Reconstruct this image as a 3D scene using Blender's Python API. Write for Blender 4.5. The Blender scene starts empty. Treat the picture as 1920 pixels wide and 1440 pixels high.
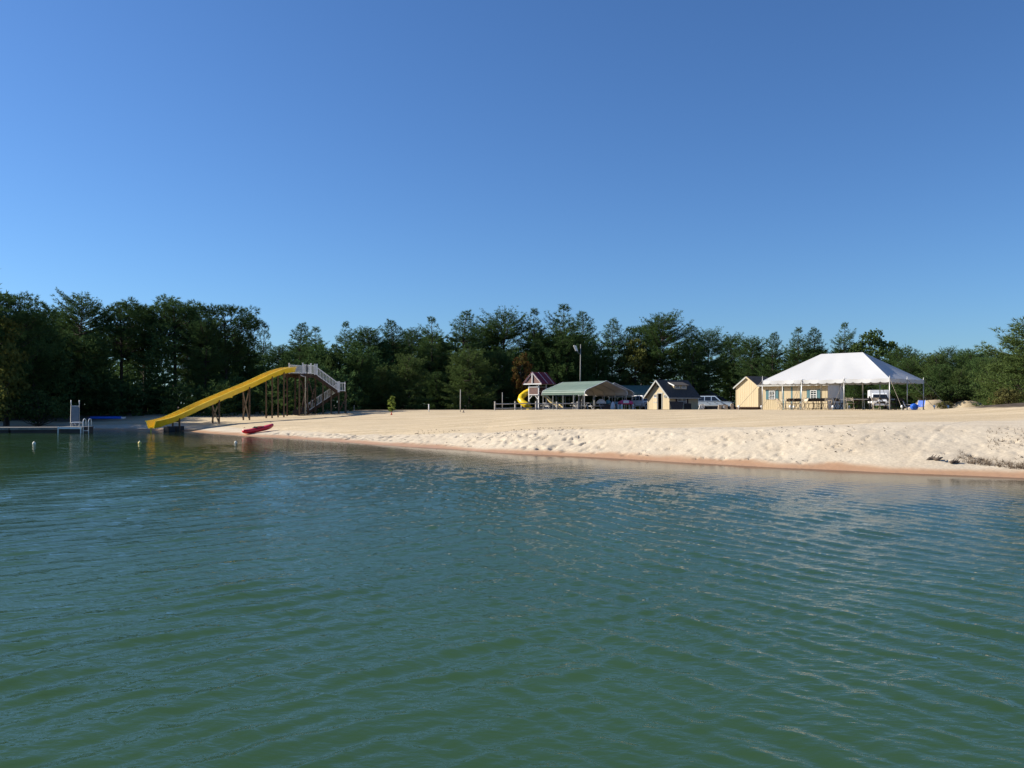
import bpy, math, random
import numpy as np
from mathutils import Vector, Matrix

R = math.radians
scene = bpy.context.scene
COL = scene.collection

# ------------------------------------------------------------------ camera
EYE = 2.0                      # metres above the water
cam_data = bpy.data.cameras.new('camera')
cam = bpy.data.objects.new('camera', cam_data)
COL.objects.link(cam)
cam.location = (0, 0, EYE)
cam.rotation_euler = (R(90), 0, 0)
cam_data.sensor_width = 36.0
cam_data.lens = 29.925
cam_data.shift_y = 35 / 1920
cam_data.clip_start = 0.1
cam_data.clip_end = 5000
scene.camera = cam

# ------------------------------------------------------------------ sky and sun
SUN_EL = 31.0
SUN_AZ = (-0.98, 0.20)        # horizontal direction towards the sun
world = bpy.data.worlds.new('World')
scene.world = world
world.use_nodes = True
wn = world.node_tree
bg = wn.nodes['Background']
sky = wn.nodes.new('ShaderNodeTexSky')
sky.sky_type = 'NISHITA'
sky.sun_disc = False
sky.sun_elevation = R(SUN_EL)
sky.sun_rotation = math.atan2(SUN_AZ[0], SUN_AZ[1])
sky.altitude = 0
sky.air_density = 1.0
sky.dust_density = 0.3
sky.ozone_density = 2.6
tint = wn.nodes.new('ShaderNodeMix'); tint.data_type = 'RGBA'; tint.blend_type = 'MULTIPLY'
tint.inputs[0].default_value = 1.0
tint.inputs[7].default_value = (0.455, 0.69, 0.99, 1)     # deep clear-air blue over the whole sky
wn.links.new(sky.outputs['Color'], tint.inputs[6])
wn.links.new(tint.outputs[2], bg.inputs['Color'])
bg.inputs['Strength'].default_value = 0.081

sun_data = bpy.data.lights.new('sun', 'SUN')
sun_data.energy = 5.0
sun_data.angle = R(0.55)
sun_data.color = (1.0, 0.93, 0.82)
sun = bpy.data.objects.new('sun', sun_data)
COL.objects.link(sun)
ce, se = math.cos(R(SUN_EL)), math.sin(R(SUN_EL))
SUN_DIR = Vector((SUN_AZ[0] * ce, SUN_AZ[1] * ce, se)).normalized()
sun.rotation_euler = SUN_DIR.to_track_quat('Z', 'Y').to_euler()
sun.location = SUN_DIR * 60

vs = scene.view_settings
vs.view_transform = 'Standard'
vs.look = 'None'
vs.exposure = 0.72
vs.gamma = 1.0
vs.use_curve_mapping = False
scene.cycles.max_bounces = 6
scene.cycles.transparent_max_bounces = 6
scene.cycles.caustics_reflective = False
scene.cycles.caustics_refractive = False

rng = np.random.default_rng(7)
random.seed(7)

# ------------------------------------------------------------------ small maths
def at(px, py, d):
    """a point seen at photo pixel (px, py) when it stands d metres ahead"""
    return Vector(((px - 960) / 1596 * d, d, EYE + (755 - py) / 1596 * d))

def smooth(a, b, v):
    t = np.clip((v - a) / (b - a), 0, 1)
    return t * t * (3 - 2 * t)

def _hash(ix, iy, seed):
    h = (ix.astype(np.int64) * 374761393 + iy.astype(np.int64) * 668265263 + seed * 1442695041) & 0x7fffffff
    h = ((h ^ (h >> 13)) * 1274126177) & 0x7fffffff
    return ((h ^ (h >> 16)) & 0xffff) / 65535.0

def vnoise(x, y, seed=0):
    x = np.asarray(x, float); y = np.asarray(y, float)
    ix = np.floor(x); iy = np.floor(y)
    fx = x - ix; fy = y - iy
    fx = fx * fx * (3 - 2 * fx); fy = fy * fy * (3 - 2 * fy)
    a = _hash(ix, iy, seed); b = _hash(ix + 1, iy, seed)
    c = _hash(ix, iy + 1, seed); d = _hash(ix + 1, iy + 1, seed)
    return (a * (1 - fx) + b * fx) * (1 - fy) + (c * (1 - fx) + d * fx) * fy

def fbm(x, y, seed=0, octv=4):
    v = 0; a = 0.5
    for k in range(octv):
        v = v + a * vnoise(x, y, seed + k); x = x * 2.03; y = y * 2.03; a *= 0.5
    return v

# ------------------------------------------------------------------ the lie of the land
SHORE = np.array([(120, -60), (70, -8), (40, 7), (24, 16), (13.5, 22.6), (11.1, 24.1), (8.7, 25.8), (5.96, 28.1), (2.7, 31.1),
                  (-1.3, 35.1), (-6.7, 41), (-11.8, 47), (-16.3, 51.6), (-20, 56), (-23.3, 60), (-26.9, 62.6),
                  (-31, 63.6), (-40, 64.5), (-52, 61), (-62, 48), (-75, 22), (-100, -60)], float)

def shore_dist(x, y):
    """signed distance to the waterline, positive on land"""
    x = np.asarray(x, float); y = np.asarray(y, float)
    best = np.full(x.shape, 1e9); sign = np.ones(x.shape)
    for (ax, ay), (bx, by) in zip(SHORE[:-1], SHORE[1:]):
        dx, dy = bx - ax, by - ay
        L2 = dx * dx + dy * dy
        t = np.clip(((x - ax) * dx + (y - ay) * dy) / L2, 0, 1)
        d = np.hypot(x - ax - t * dx, y - ay - t * dy)
        cr = dx * (y - ay) - dy * (x - ax)
        m = d < best - 1e-9
        best = np.where(m, d, best)
        sign = np.where(m, np.where(cr < 0, 1.0, -1.0), sign)
    return best * sign

_S = [-60, -16, -9, -4, -1.0, 0, 0.5, 1.2, 4, 9, 13, 20, 28, 34, 60]
_Z = [-3.5, -1.9, -0.85, -0.32, -0.09, 0, 0.07, 0.16, 0.42, 0.66, 0.80, 1.12, 1.40, 1.47, 1.47]

def profile(x, s):
    """gentle beach by the slide, a steep trodden bank with a crest further along"""
    z0 = np.interp(s, _S, _Z)
    zb = np.interp(x, [-8, -1.3, 1, 6, 8.7, 11.5, 14, 22], [0.30, 0.56, 0.78, 0.98, 1.02, 1.15, 1.25, 1.30])
    w = np.interp(x, [-8, -1.3, 1, 6, 8.7, 11.5, 14, 22], [2.2, 2.8, 3.2, 3.8, 4.0, 4.8, 6.0, 8.0])
    t = np.clip(s / w, 0, 1)
    face = zb * (0.55 * t + 0.45 * t * t * (3 - 2 * t))
    u = np.clip((s - w) / (34 - w), 0, 1)
    z1 = np.where(s < 0, z0, np.where(s < w, face, zb + (1.47 - zb) * u ** 0.85))
    k = smooth(-10, -2, x)
    return z0 * (1 - k) + z1 * k

def base_height(x, y, s=None):
    x = np.asarray(x, float); y = np.asarray(y, float)
    if s is None:
        wob = (fbm(x * 0.35, y * 0.35, 3, 3) - 0.45) * 0.9
        s = shore_dist(x, y) + wob * np.clip(1 - np.abs(x) / 200, 0, 1)
    z = profile(x, s)
    z = z - 0.0075 * np.clip(y - 62, 0, 200) * smooth(14, 30, s)
    land = smooth(0.5, 6, s)
    z = z + land * (fbm(x * 0.12, y * 0.12, 11, 3) - 0.45) * 0.14
    z = z + 0.72 * np.exp(-((x - 28.2) / 5.2) ** 2 - ((y - 42) / 8.0) ** 2) * smooth(2, 10, s)
    edge = 71.5 + (fbm(x * 0.5, y * 0.0 + 2.2, 21, 3) - 0.5) * 3.0
    bank = smooth(0.0, 1.1, y - edge) * smooth(-0.8, 1.2, x - 0.468 * y)
    z = z + bank * (0.62 + 1.1 * (fbm(x * 0.9, y * 0.5, 31, 4) - 0.42) + 0.25 * (vnoise(x * 3.1, y * 0.8, 37) - 0.5)) * (1 - smooth(120, 200, y))
    return z, s

def ground(x, y):
    return float(base_height(np.array([x]), np.array([y]))[0][0])

def gp(px, d, dz=0.0):
    """ground point under photo column px at depth d"""
    x = (px - 960) / 1596 * d
    return Vector((x, d, ground(x, d) + dz))

# ------------------------------------------------------------------ materials
def new_mat(name):
    m = bpy.data.materials.new(name); m.use_nodes = True
    nt = m.node_tree
    return m, nt, nt.nodes['Principled BSDF']

def node(nt, typ, **kw):
    n = nt.nodes.new(typ)
    for k, v in kw.items():
        setattr(n, k, v)
    return n

def ramp(nt, stops):
    r = nt.nodes.new('ShaderNodeValToRGB')
    e = r.color_ramp.elements
    while len(e) < len(stops): e.new(0.5)
    for el, (p, c) in zip(e, stops):
        el.position = p; el.color = (*c, 1)
    return r

MATS = {}
def mat(name, col, rough=0.6, var=0.18, scale=3.0, metal=0.0, stretch=(1, 1, 1), bump=0.0, bscale=30.0, spec=0.4, trans=0.0):
    if name in MATS: return MATS[name]
    m, nt, p = new_mat(name)
    tc = node(nt, 'ShaderNodeTexCoord')
    mp = node(nt, 'ShaderNodeMapping'); mp.inputs['Scale'].default_value = stretch
    nt.links.new(tc.outputs['Object'], mp.inputs['Vector'])
    nz = node(nt, 'ShaderNodeTexNoise'); nz.inputs['Scale'].default_value = scale; nz.inputs['Detail'].default_value = 5
    nt.links.new(mp.outputs['Vector'], nz.inputs['Vector'])
    lo = tuple(c * (1 - var) for c in col); hi = tuple(min(1, c * (1 + var * 0.7)) for c in col)
    rp = ramp(nt, [(0.3, lo), (0.7, hi)])
    nt.links.new(nz.outputs['Fac'], rp.inputs['Fac'])
    nt.links.new(rp.outputs['Color'], p.inputs['Base Color'])
    p.inputs['Roughness'].default_value = rough
    p.inputs['Metallic'].default_value = metal
    p.inputs['Specular IOR Level'].default_value = spec
    if bump:
        n2 = node(nt, 'ShaderNodeTexNoise'); n2.inputs['Scale'].default_value = bscale; n2.inputs['Detail'].default_value = 4
        nt.links.new(mp.outputs['Vector'], n2.inputs['Vector'])
        b = node(nt, 'ShaderNodeBump'); b.inputs['Strength'].default_value = bump; b.inputs['Distance'].default_value = 0.01
        nt.links.new(n2.outputs['Fac'], b.inputs['Height'])
        nt.links.new(b.outputs['Normal'], p.inputs['Normal'])
    if trans:
        tr = node(nt, 'ShaderNodeBsdfTranslucent')
        nt.links.new(rp.outputs['Color'], tr.inputs['Color'])
        mx = node(nt, 'ShaderNodeMixShader'); mx.inputs['Fac'].default_value = trans
        nt.links.new(p.outputs[0], mx.inputs[1]); nt.links.new(tr.outputs[0], mx.inputs[2])
        nt.links.new(mx.outputs[0], nt.nodes['Material Output'].inputs['Surface'])
    MATS[name] = m
    return m

def leaf_mat(name, dark, light, transl=0.3, tint=None):
    m, nt, p = new_mat(name)
    nt.nodes.remove(p)
    geo = node(nt, 'ShaderNodeNewGeometry')
    oi = node(nt, 'ShaderNodeObjectInfo')
    tc = node(nt, 'ShaderNodeTexCoord')
    nz = node(nt, 'ShaderNodeTexNoise'); nz.inputs['Scale'].default_value = 0.7; nz.inputs['Detail'].default_value = 3
    nt.links.new(tc.outputs['Object'], nz.inputs['Vector'])
    mt = node(nt, 'ShaderNodeMath', operation='MULTIPLY_ADD')
    nt.links.new(geo.outputs['Random Per Island'], mt.inputs[0]); mt.inputs[1].default_value = 0.5
    nt.links.new(nz.outputs['Fac'], mt.inputs[2])
    m2 = node(nt, 'ShaderNodeMath', operation='MULTIPLY_ADD')
    nt.links.new(oi.outputs['Random'], m2.inputs[0]); m2.inputs[1].default_value = 0.35; nt.links.new(mt.outputs[0], m2.inputs[2])
    stops = [(0.35, dark), (1.05, light)] if not tint else [(0.35, dark), (0.8, light), (1.0, tint)]
    rp = ramp(nt, [(min(1, a), c) for a, c in stops])
    nt.links.new(m2.outputs[0], rp.inputs['Fac'])
    df = node(nt, 'ShaderNodeBsdfDiffuse'); tr = node(nt, 'ShaderNodeBsdfTranslucent')
    nt.links.new(rp.outputs['Color'], df.inputs['Color']); nt.links.new(rp.outputs['Color'], tr.inputs['Color'])
    mx = node(nt, 'ShaderNodeMixShader'); mx.inputs['Fac'].default_value = transl
    nt.links.new(df.outputs[0], mx.inputs[1]); nt.links.new(tr.outputs[0], mx.inputs[2])
    nt.links.new(mx.outputs[0], nt.nodes['Material Output'].inputs['Surface'])
    MATS[name] = m
    return m

# ------------------------------------------------------------------ mesh building
class MB:
    """collects shapes; build() links them as one mesh object"""
    def __init__(self): self.v = []; self.f = []
    def add(self, vs_, fs):
        o = len(self.v); self.v += [tuple(p) for p in vs_]; self.f += [tuple(i + o for i in f) for f in fs]; return self
    def box(self, c, s, rz=0.0):
        x, y, z = (k / 2 for k in s)
        pts = [(-x, -y, -z), (x, -y, -z), (x, y, -z), (-x, y, -z), (-x, -y, z), (x, -y, z), (x, y, z), (-x, y, z)]
        cr, sr = math.cos(rz), math.sin(rz)
        pts = [(c[0] + a * cr - b * sr, c[1] + a * sr + b * cr, c[2] + d) for a, b, d in pts]
        return self.add(pts, [(0, 3, 2, 1), (4, 5, 6, 7), (0, 1, 5, 4), (1, 2, 6, 5), (2, 3, 7, 6), (3, 0, 4, 7)])
    def beam(self, p, q, w, h, up=(0, 0, 1)):
        p, q = Vector(p), Vector(q); d = (q - p).normalized(); up = Vector(up)
        if abs(d.dot(up)) > 0.98: up = Vector((1, 0, 0))
        s = d.cross(up).normalized() * (w / 2); t = s.cross(d).normalized() * (h / 2)
        pts = [p - s - t, p + s - t, p + s + t, p - s + t, q - s - t, q + s - t, q + s + t, q - s + t]
        return self.add(pts, [(0, 1, 2, 3), (7, 6, 5, 4), (0, 4, 5, 1), (1, 5, 6, 2), (2, 6, 7, 3), (3, 7, 4, 0)])
    def tube(self, path, r, n=8, caps=True):
        path = [Vector(p) for p in path]; rs = r if isinstance(r, (list, tuple)) else [r] * len(path)
        o = len(self.v); ref = None
        for i, p in enumerate(path):
            d = (path[min(i + 1, len(path) - 1)] - path[max(i - 1, 0)]).normalized()
            if ref is None: ref = Vector((0, 0, 1)) if abs(d.z) < 0.9 else Vector((1, 0, 0))
            s = d.cross(ref)
            if s.length < 1e-4: s = d.cross(Vector((0, 1, 0)))
            s.normalize(); t = s.cross(d).normalized(); ref = t
            for k in range(n):
                a = 2 * math.pi * k / n
                self.v.append(tuple(p + s * (math.cos(a) * rs[i]) + t * (math.sin(a) * rs[i])))
        for i in range(len(path) - 1):
            for k in range(n):
                a = o + i * n + k; b = o + i * n + (k + 1) % n
                self.f.append((a, b, b + n, a + n))
        if caps:
            self.f.append(tuple(o + k for k in reversed(range(n))))
            self.f.append(tuple(o + (len(path) - 1) * n + k for k in range(n)))
        return self
    def prism(self, poly, y0, y1):
        """polygon in the xz plane drawn out along y"""
        n = len(poly)
        pts = [(a, y0, b) for a, b in poly] + [(a, y1, b) for a, b in poly]
        fs = [tuple(range(n)), tuple(reversed(range(n, 2 * n)))]
        fs += [(i, i + n, (i + 1) % n + n, (i + 1) % n) for i in range(n)]
        return self.add(pts, fs)
    def prism_x(self, poly, x0, x1):
        n = len(poly)
        pts = [(x0, a, b) for a, b in poly] + [(x1, a, b) for a, b in poly]
        fs = [tuple(reversed(range(n))), tuple(range(n, 2 * n))]
        fs += [((i + 1) % n, (i + 1) % n + n, i + n, i) for i in range(n)]
        return self.add(pts, fs)
    def lathe(self, prof, n=16, c=(0, 0, 0), axis='z'):
        o = len(self.v)
        for (r, z) in prof:
            for k in range(n):
                a = 2 * math.pi * k / n
                p = (r * math.cos(a), r * math.sin(a), z)
                if axis == 'y': p = (p[0], p[2], p[1])
                if axis == 'x': p = (p[2], p[0], p[1])
                self.v.append((c[0] + p[0], c[1] + p[1], c[2] + p[2]))
        for i in range(len(prof) - 1):
            for k in range(n):
                a = o + i * n + k; b = o + i * n + (k + 1) % n
                self.f.append((a, b, b + n, a + n))
        self.f.append(tuple(o + k for k in reversed(range(n))))
        self.f.append(tuple(o + (len(prof) - 1) * n + k for k in range(n)))
        return self
    def loft(self, rings, closed=True, caps=True):
        o = len(self.v); n = len(rings[0])
        for r in rings: self.v += [tuple(p) for p in r]
        for i in range(len(rings) - 1):
            for k in range(n if closed else n - 1):
                a = o + i * n + k; b = o + i * n + (k + 1) % n
                self.f.append((a, b, b + n, a + n))
        if caps and closed:
            self.f.append(tuple(o + k for k in reversed(range(n))))
            self.f.append(tuple(o + (len(rings) - 1) * n + k for k in range(n)))
        return self
    def mesh(self, name, material, smooth_=False):
        me = bpy.data.meshes.new(name)
        me.from_pydata(self.v, [], self.f); me.update()
        if material: me.materials.append(MATS[material] if isinstance(material, str) else material)
        if smooth_:
            for p in me.polygons: p.use_smooth = True
        return me
    def build(self, name, material, parent=None, smooth_=False, bevel=0.0):
        o = bpy.data.objects.new(name, self.mesh(name, material, smooth_)); COL.objects.link(o)
        if parent: o.parent = parent
        if bevel:
            b = o.modifiers.new('bevel', 'BEVEL'); b.width = bevel; b.segments = 2; b.limit_method = 'ANGLE'
        return o

def tag(o, label, cat, group=None, kind=None):
    if label: o['label'] = label
    if cat: o['category'] = cat
    if group: o['group'] = group
    if kind: o['kind'] = kind
    return o

def thing(name, label, cat, loc=(0, 0, 0), rz=0.0, group=None):
    o = bpy.data.objects.new(name, None); COL.objects.link(o)
    o.empty_display_size = 0.2
    o.location = loc; o.rotation_euler = (0, 0, rz)
    return tag(o, label, cat, group)

def copy_tree(o, parent=None):
    c = o.copy(); COL.objects.link(c)
    if parent: c.parent = parent
    for ch in list(o.children): copy_tree(ch, c)
    return c

def np_mesh(name, V, F, material, smooth_=False):
    """V (n,3) and F (m,k) arrays to a mesh, quickly"""
    me = bpy.data.meshes.new(name)
    k = F.shape[1]
    me.vertices.add(len(V)); me.vertices.foreach_set('co', np.ascontiguousarray(V, np.float32).ravel())
    me.loops.add(F.size); me.loops.foreach_set('vertex_index', np.ascontiguousarray(F, np.int32).ravel())
    me.polygons.add(len(F))
    me.polygons.foreach_set('loop_start', np.arange(0, F.size, k, dtype=np.int32))
    me.polygons.foreach_set('loop_total', np.full(len(F), k, np.int32))
    if smooth_: me.polygons.foreach_set('use_smooth', np.ones(len(F), bool))
    me.update(calc_edges=True)
    if material: me.materials.append(MATS[material] if isinstance(material, str) else material)
    return me

def grid_faces(nr, nc):
    i = np.arange(nr - 1)[:, None] * nc + np.arange(nc - 1)[None, :]
    return np.stack([i, i + 1, i + nc + 1, i + nc], -1).reshape(-1, 4)

# ------------------------------------------------------------------ ground
def axis(segments):
    out = []
    for a, b, st in segments:
        n = max(1, int(round((b - a) / st))); out += list(np.linspace(a, b, n, endpoint=False))
    return out
geo = [2 * 1.35 ** k for k in range(1, 21)]
gx = np.array(sorted([-62 - g for g in geo]) + axis([(-62, -32, 0.6), (-32, -15, 0.18), (-15, 17, 0.09), (17, 28, 0.2), (28, 52, 0.45)]) + [52] + [52 + g for g in geo])
gy = np.array(sorted([-40 - g for g in geo]) + axis([(-40, 14, 3.0), (14, 23, 0.4), (23, 46, 0.095), (46, 48, 0.12), (48, 68, 0.2), (68, 80, 0.25), (80, 130, 1.2)]) + [130] + [130 + g for g in geo])
GX, GY = np.meshgrid(gx, gy)
GZ, GS = base_height(GX, GY)
# scuffed sand: footprints trodden into the steep face above the water
def dent(cx, cy, ang, a, b, depth, rim=0.35):
    m = max(a, b) * 2.6
    i0, i1 = np.searchsorted(gx, [cx - m, cx + m]); j0, j1 = np.searchsorted(gy, [cy - m, cy + m])
    if i1 - i0 < 2 or j1 - j0 < 2: return
    X = GX[j0:j1, i0:i1] - cx; Y = GY[j0:j1, i0:i1] - cy
    u = (X * math.cos(ang) + Y * math.sin(ang)) / a; w = (-X * math.sin(ang) + Y * math.cos(ang)) / b
    r2 = u * u + w * w
    GZ[j0:j1, i0:i1] += depth * (-np.exp(-r2 * 1.6) + rim * np.exp(-(np.sqrt(r2) - 1.45) ** 2 * 5))
n_try = 14000
cxs = rng.uniform(-16, 17, n_try); cys = rng.uniform(23, 56, n_try)
css = shore_dist(cxs, cys)
den = fbm(cxs * 0.25, cys * 0.25, 51, 3)
for cx, cy, s_, dn in zip(cxs, cys, css, den):
    top = np.interp(cx, [-16, -8, -2, 3, 8, 13, 17], [1.6, 2.2, 3.2, 4.2, 5.0, 5.5, 6.0])
    if s_ < 0.7 or s_ > top: continue
    keep = 1.0 if s_ < top * 0.75 else 0.5
    if rng.random() > keep * np.interp(dn, [0.3, 0.6], [0.35, 1.0]): continue
    if cx > 9 and rng.random() < 0.6: continue
    if cx > 3 and rng.random() < 0.3: continue
    big = 1.05 if cx < 3 else 0.8
    dent(cx, cy, rng.normal(0.95, 0.35), big * rng.uniform(0.12, 0.26), big * rng.uniform(0.06, 0.10), big * rng.uniform(0.03, 0.11) * (1.5 if rng.random() < 0.25 else 1), 0.14)
for k in range(500):                                  # a few stray prints on the graded sand
    cx, cy = rng.uniform(-14, 16), rng.uniform(30, 56)
    if shore_dist(np.array([cx]), np.array([cy]))[0] > 6: dent(cx, cy, rng.uniform(0, 3), 0.16, 0.11, rng.uniform(0.01, 0.03))
# tyre treads and drag lines raked across the graded sand
def track(p, q, step, depth, a=0.07, b=0.2):
    p, q = Vector(p), Vector(q); n = int((q - p).length / step); ang = math.atan2(q.y - p.y, q.x - p.x)
    for k in range(n):
        c = p.lerp(q, k / n); dent(c.x, c.y, ang, a, b, depth, 0.3)
for (a_, b_, st, dp) in [((860, 790, 48), (915, 788, 49), 0.30, 0.06), ((880, 798, 44.5), (990, 796, 45), 0.32, 0.05),
                         ((1110, 800, 42), (1205, 798, 43), 0.3, 0.05), ((930, 782, 52), (1100, 781, 52), 0.32, 0.04)]:
    track(at(*a_), at(*b_), st, dp)
def groove(pts, w, depth):
    for p, q in zip(pts[:-1], pts[1:]):
        p, q = Vector(p), Vector(q); n = max(2, int((q - p).length / 0.12))
        for k in range(n):
            c = p.lerp(q, k / n); dent(c.x, c.y, 0, w, w, depth, 0.4)
gpts = [at(px, 0, d) for px, d in [(1845, 36), (1842, 33.5), (1822, 32.2), (1800, 30.5), (1765, 28.3), (1742, 27.2), (1728, 26.4), (1692, 24.9)]]
groove(gpts, 0.12, 0.012)
groove([at(px, 0, d) for px, d in [(1635, 35), (1632, 32), (1620, 29.5)]], 0.10, 0.010)
soft = smooth(0.6, 3, GS) * (fbm(GX * 1.3, GY * 1.3, 71, 3) - 0.45) * 0.035 + smooth(0.8, 2, GS) * (1 - smooth(4, 7, GS)) * (fbm(GX * 4.1, GY * 4.1, 81, 2) - 0.4) * 0.05
rake = smooth(8, 14, GS) * (vnoise(GX * 0.25 + GY * 0.1, GY * 2.3, 91) - 0.5) * 0.02
GZ = GZ + soft + rake
V = np.stack([GX, GY, GZ], -1).reshape(-1, 3)
def sand_material():
    m, nt, p = new_mat('sand')
    L = nt.links.new
    tc = node(nt, 'ShaderNodeTexCoord')
    def noise(scale, detail=5, vec=None):
        n = node(nt, 'ShaderNodeTexNoise'); n.inputs['Scale'].default_value = scale; n.inputs['Detail'].default_value = detail
        L(vec or tc.outputs['Object'], n.inputs['Vector']); return n
    def attr(nm):
        a = node(nt, 'ShaderNodeAttribute'); a.attribute_name = nm; return a.outputs['Fac']
    def mix(fac, a, b):
        x = node(nt, 'ShaderNodeMix', data_type='RGBA')
        L(fac, x.inputs[0])
        for s, v in ((6, a), (7, b)):
            if isinstance(v, tuple): x.inputs[s].default_value = (*v, 1)
            else: L(v, x.inputs[s])
        return x.outputs[2]
    n1 = noise(0.9, 6)
    pale = ramp(nt, [(0.3, (0.505, 0.42, 0.305)), (0.7, (0.58, 0.495, 0.37))]); L(n1.outputs['Fac'], pale.inputs['Fac'])
    mp = node(nt, 'ShaderNodeMapping'); mp.inputs['Scale'].default_value = (0.10, 0.9, 1); L(tc.outputs['Object'], mp.inputs['Vector'])
    n2 = noise(1.6, 6, mp.outputs['Vector'])
    tan = ramp(nt, [(0.3, (0.44, 0.34, 0.205)), (0.55, (0.55, 0.435, 0.28)), (0.75, (0.60, 0.49, 0.325))]); L(n2.outputs['Fac'], tan.inputs['Fac'])
    c = mix(attr('graded'), pale.outputs['Color'], tan.outputs['Color'])
    n3 = noise(14, 3)
    g = ramp(nt, [(0.3, (0.82, 0.82, 0.82)), (0.7, (1.08, 1.08, 1.08))]); L(n3.outputs['Fac'], g.inputs['Fac'])
    mul = node(nt, 'ShaderNodeMix', data_type='RGBA', blend_type='MULTIPLY'); mul.inputs[0].default_value = 1.0
    L(c, mul.inputs[6]); L(g.outputs['Color'], mul.inputs[7])
    c = mix(attr('wet'), mul.outputs[2], (0.42, 0.245, 0.13))
    n4 = noise(2.2, 6)
    lit = ramp(nt, [(0.3, (0.035, 0.026, 0.016)), (0.7, (0.11, 0.082, 0.055))]); L(n4.outputs['Fac'], lit.inputs['Fac'])
    c = mix(attr('litter'), c, lit.outputs['Color'])
    L(c, p.inputs['Base Color'])
    rr = node(nt, 'ShaderNodeMapRange'); L(attr('wet'), rr.inputs['Value']); rr.inputs[3].default_value = 0.95; rr.inputs[4].default_value = 0.45
    L(rr.outputs[0], p.inputs['Roughness'])
    p.inputs['Specular IOR Level'].default_value = 0.2
    n5 = noise(5.5, 8)
    b = node(nt, 'ShaderNodeBump'); b.inputs['Strength'].default_value = 0.35; b.inputs['Distance'].default_value = 0.05
    L(n5.outputs['Fac'], b.inputs['Height']); L(b.outputs['Normal'], p.inputs['Normal'])
    MATS['sand'] = m
sand_material()
gmesh = np_mesh('ground', V, grid_faces(len(gy), len(gx)), 'sand', True)
def put_attr(me, nm, arr):
    a = me.attributes.new(nm, 'FLOAT', 'POINT'); a.data.foreach_set('value', np.ascontiguousarray(arr, np.float32).ravel())
edge_n = (fbm(GX * 0.8, GY * 0.8, 101, 4) - 0.47)
brk = np.interp(GX, [-40, -16, -8, -2, 3, 8, 13, 17, 22, 27], [3.0, 2.2, 2.2, 3.2, 4.2, 5.2, 7.0, 9.5, 14, 20]) + edge_n * 1.6
put_attr(gmesh, 'graded', smooth(-0.25, 0.4, GS - brk))
put_attr(gmesh, 'wet', (1 - smooth(0.30, 0.95, GS + edge_n * 0.8)) * (0.25 + 0.75 * smooth(-1.6, -0.2, GS)))
left_wood = smooth(-30, -36, GX) * 0.9 * smooth(68.5, 70.5, GY + edge_n * 4)
lit = np.maximum(smooth(83, 92, GY + edge_n * 10) * (1 - smooth(28, 34, GX)), left_wood)
hill = np.exp(-((GX - 29) / 6.2) ** 2 - ((GY - 43.5) / 6.0) ** 2)
lit = np.maximum(lit, smooth(0.42, 0.56, hill + edge_n * 0.35))
lit = np.maximum(lit, smooth(74, 76, GY + edge_n * 3) * smooth(-0.8, 1.0, GX - 0.468 * GY))
far_l = smooth(-52, -56, GX); lit = np.maximum(lit, far_l * smooth(1.5, 3, GS))
lit = np.maximum(lit, smooth(40, 46, GX) * smooth(52, 57, GY))
gravel_lot = smooth(92, 100, GY) * smooth(4, 8, GX) * (1 - smooth(30, 36, GX))
put_attr(gmesh, 'litter', np.clip(lit - 0.45 * gravel_lot, 0, 1))
g_obj = bpy.data.objects.new('ground', gmesh); COL.objects.link(g_obj)
tag(g_obj, 'pale sandy beach sloping up from the lake to flat graded sand', 'beach', kind='structure')

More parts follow.
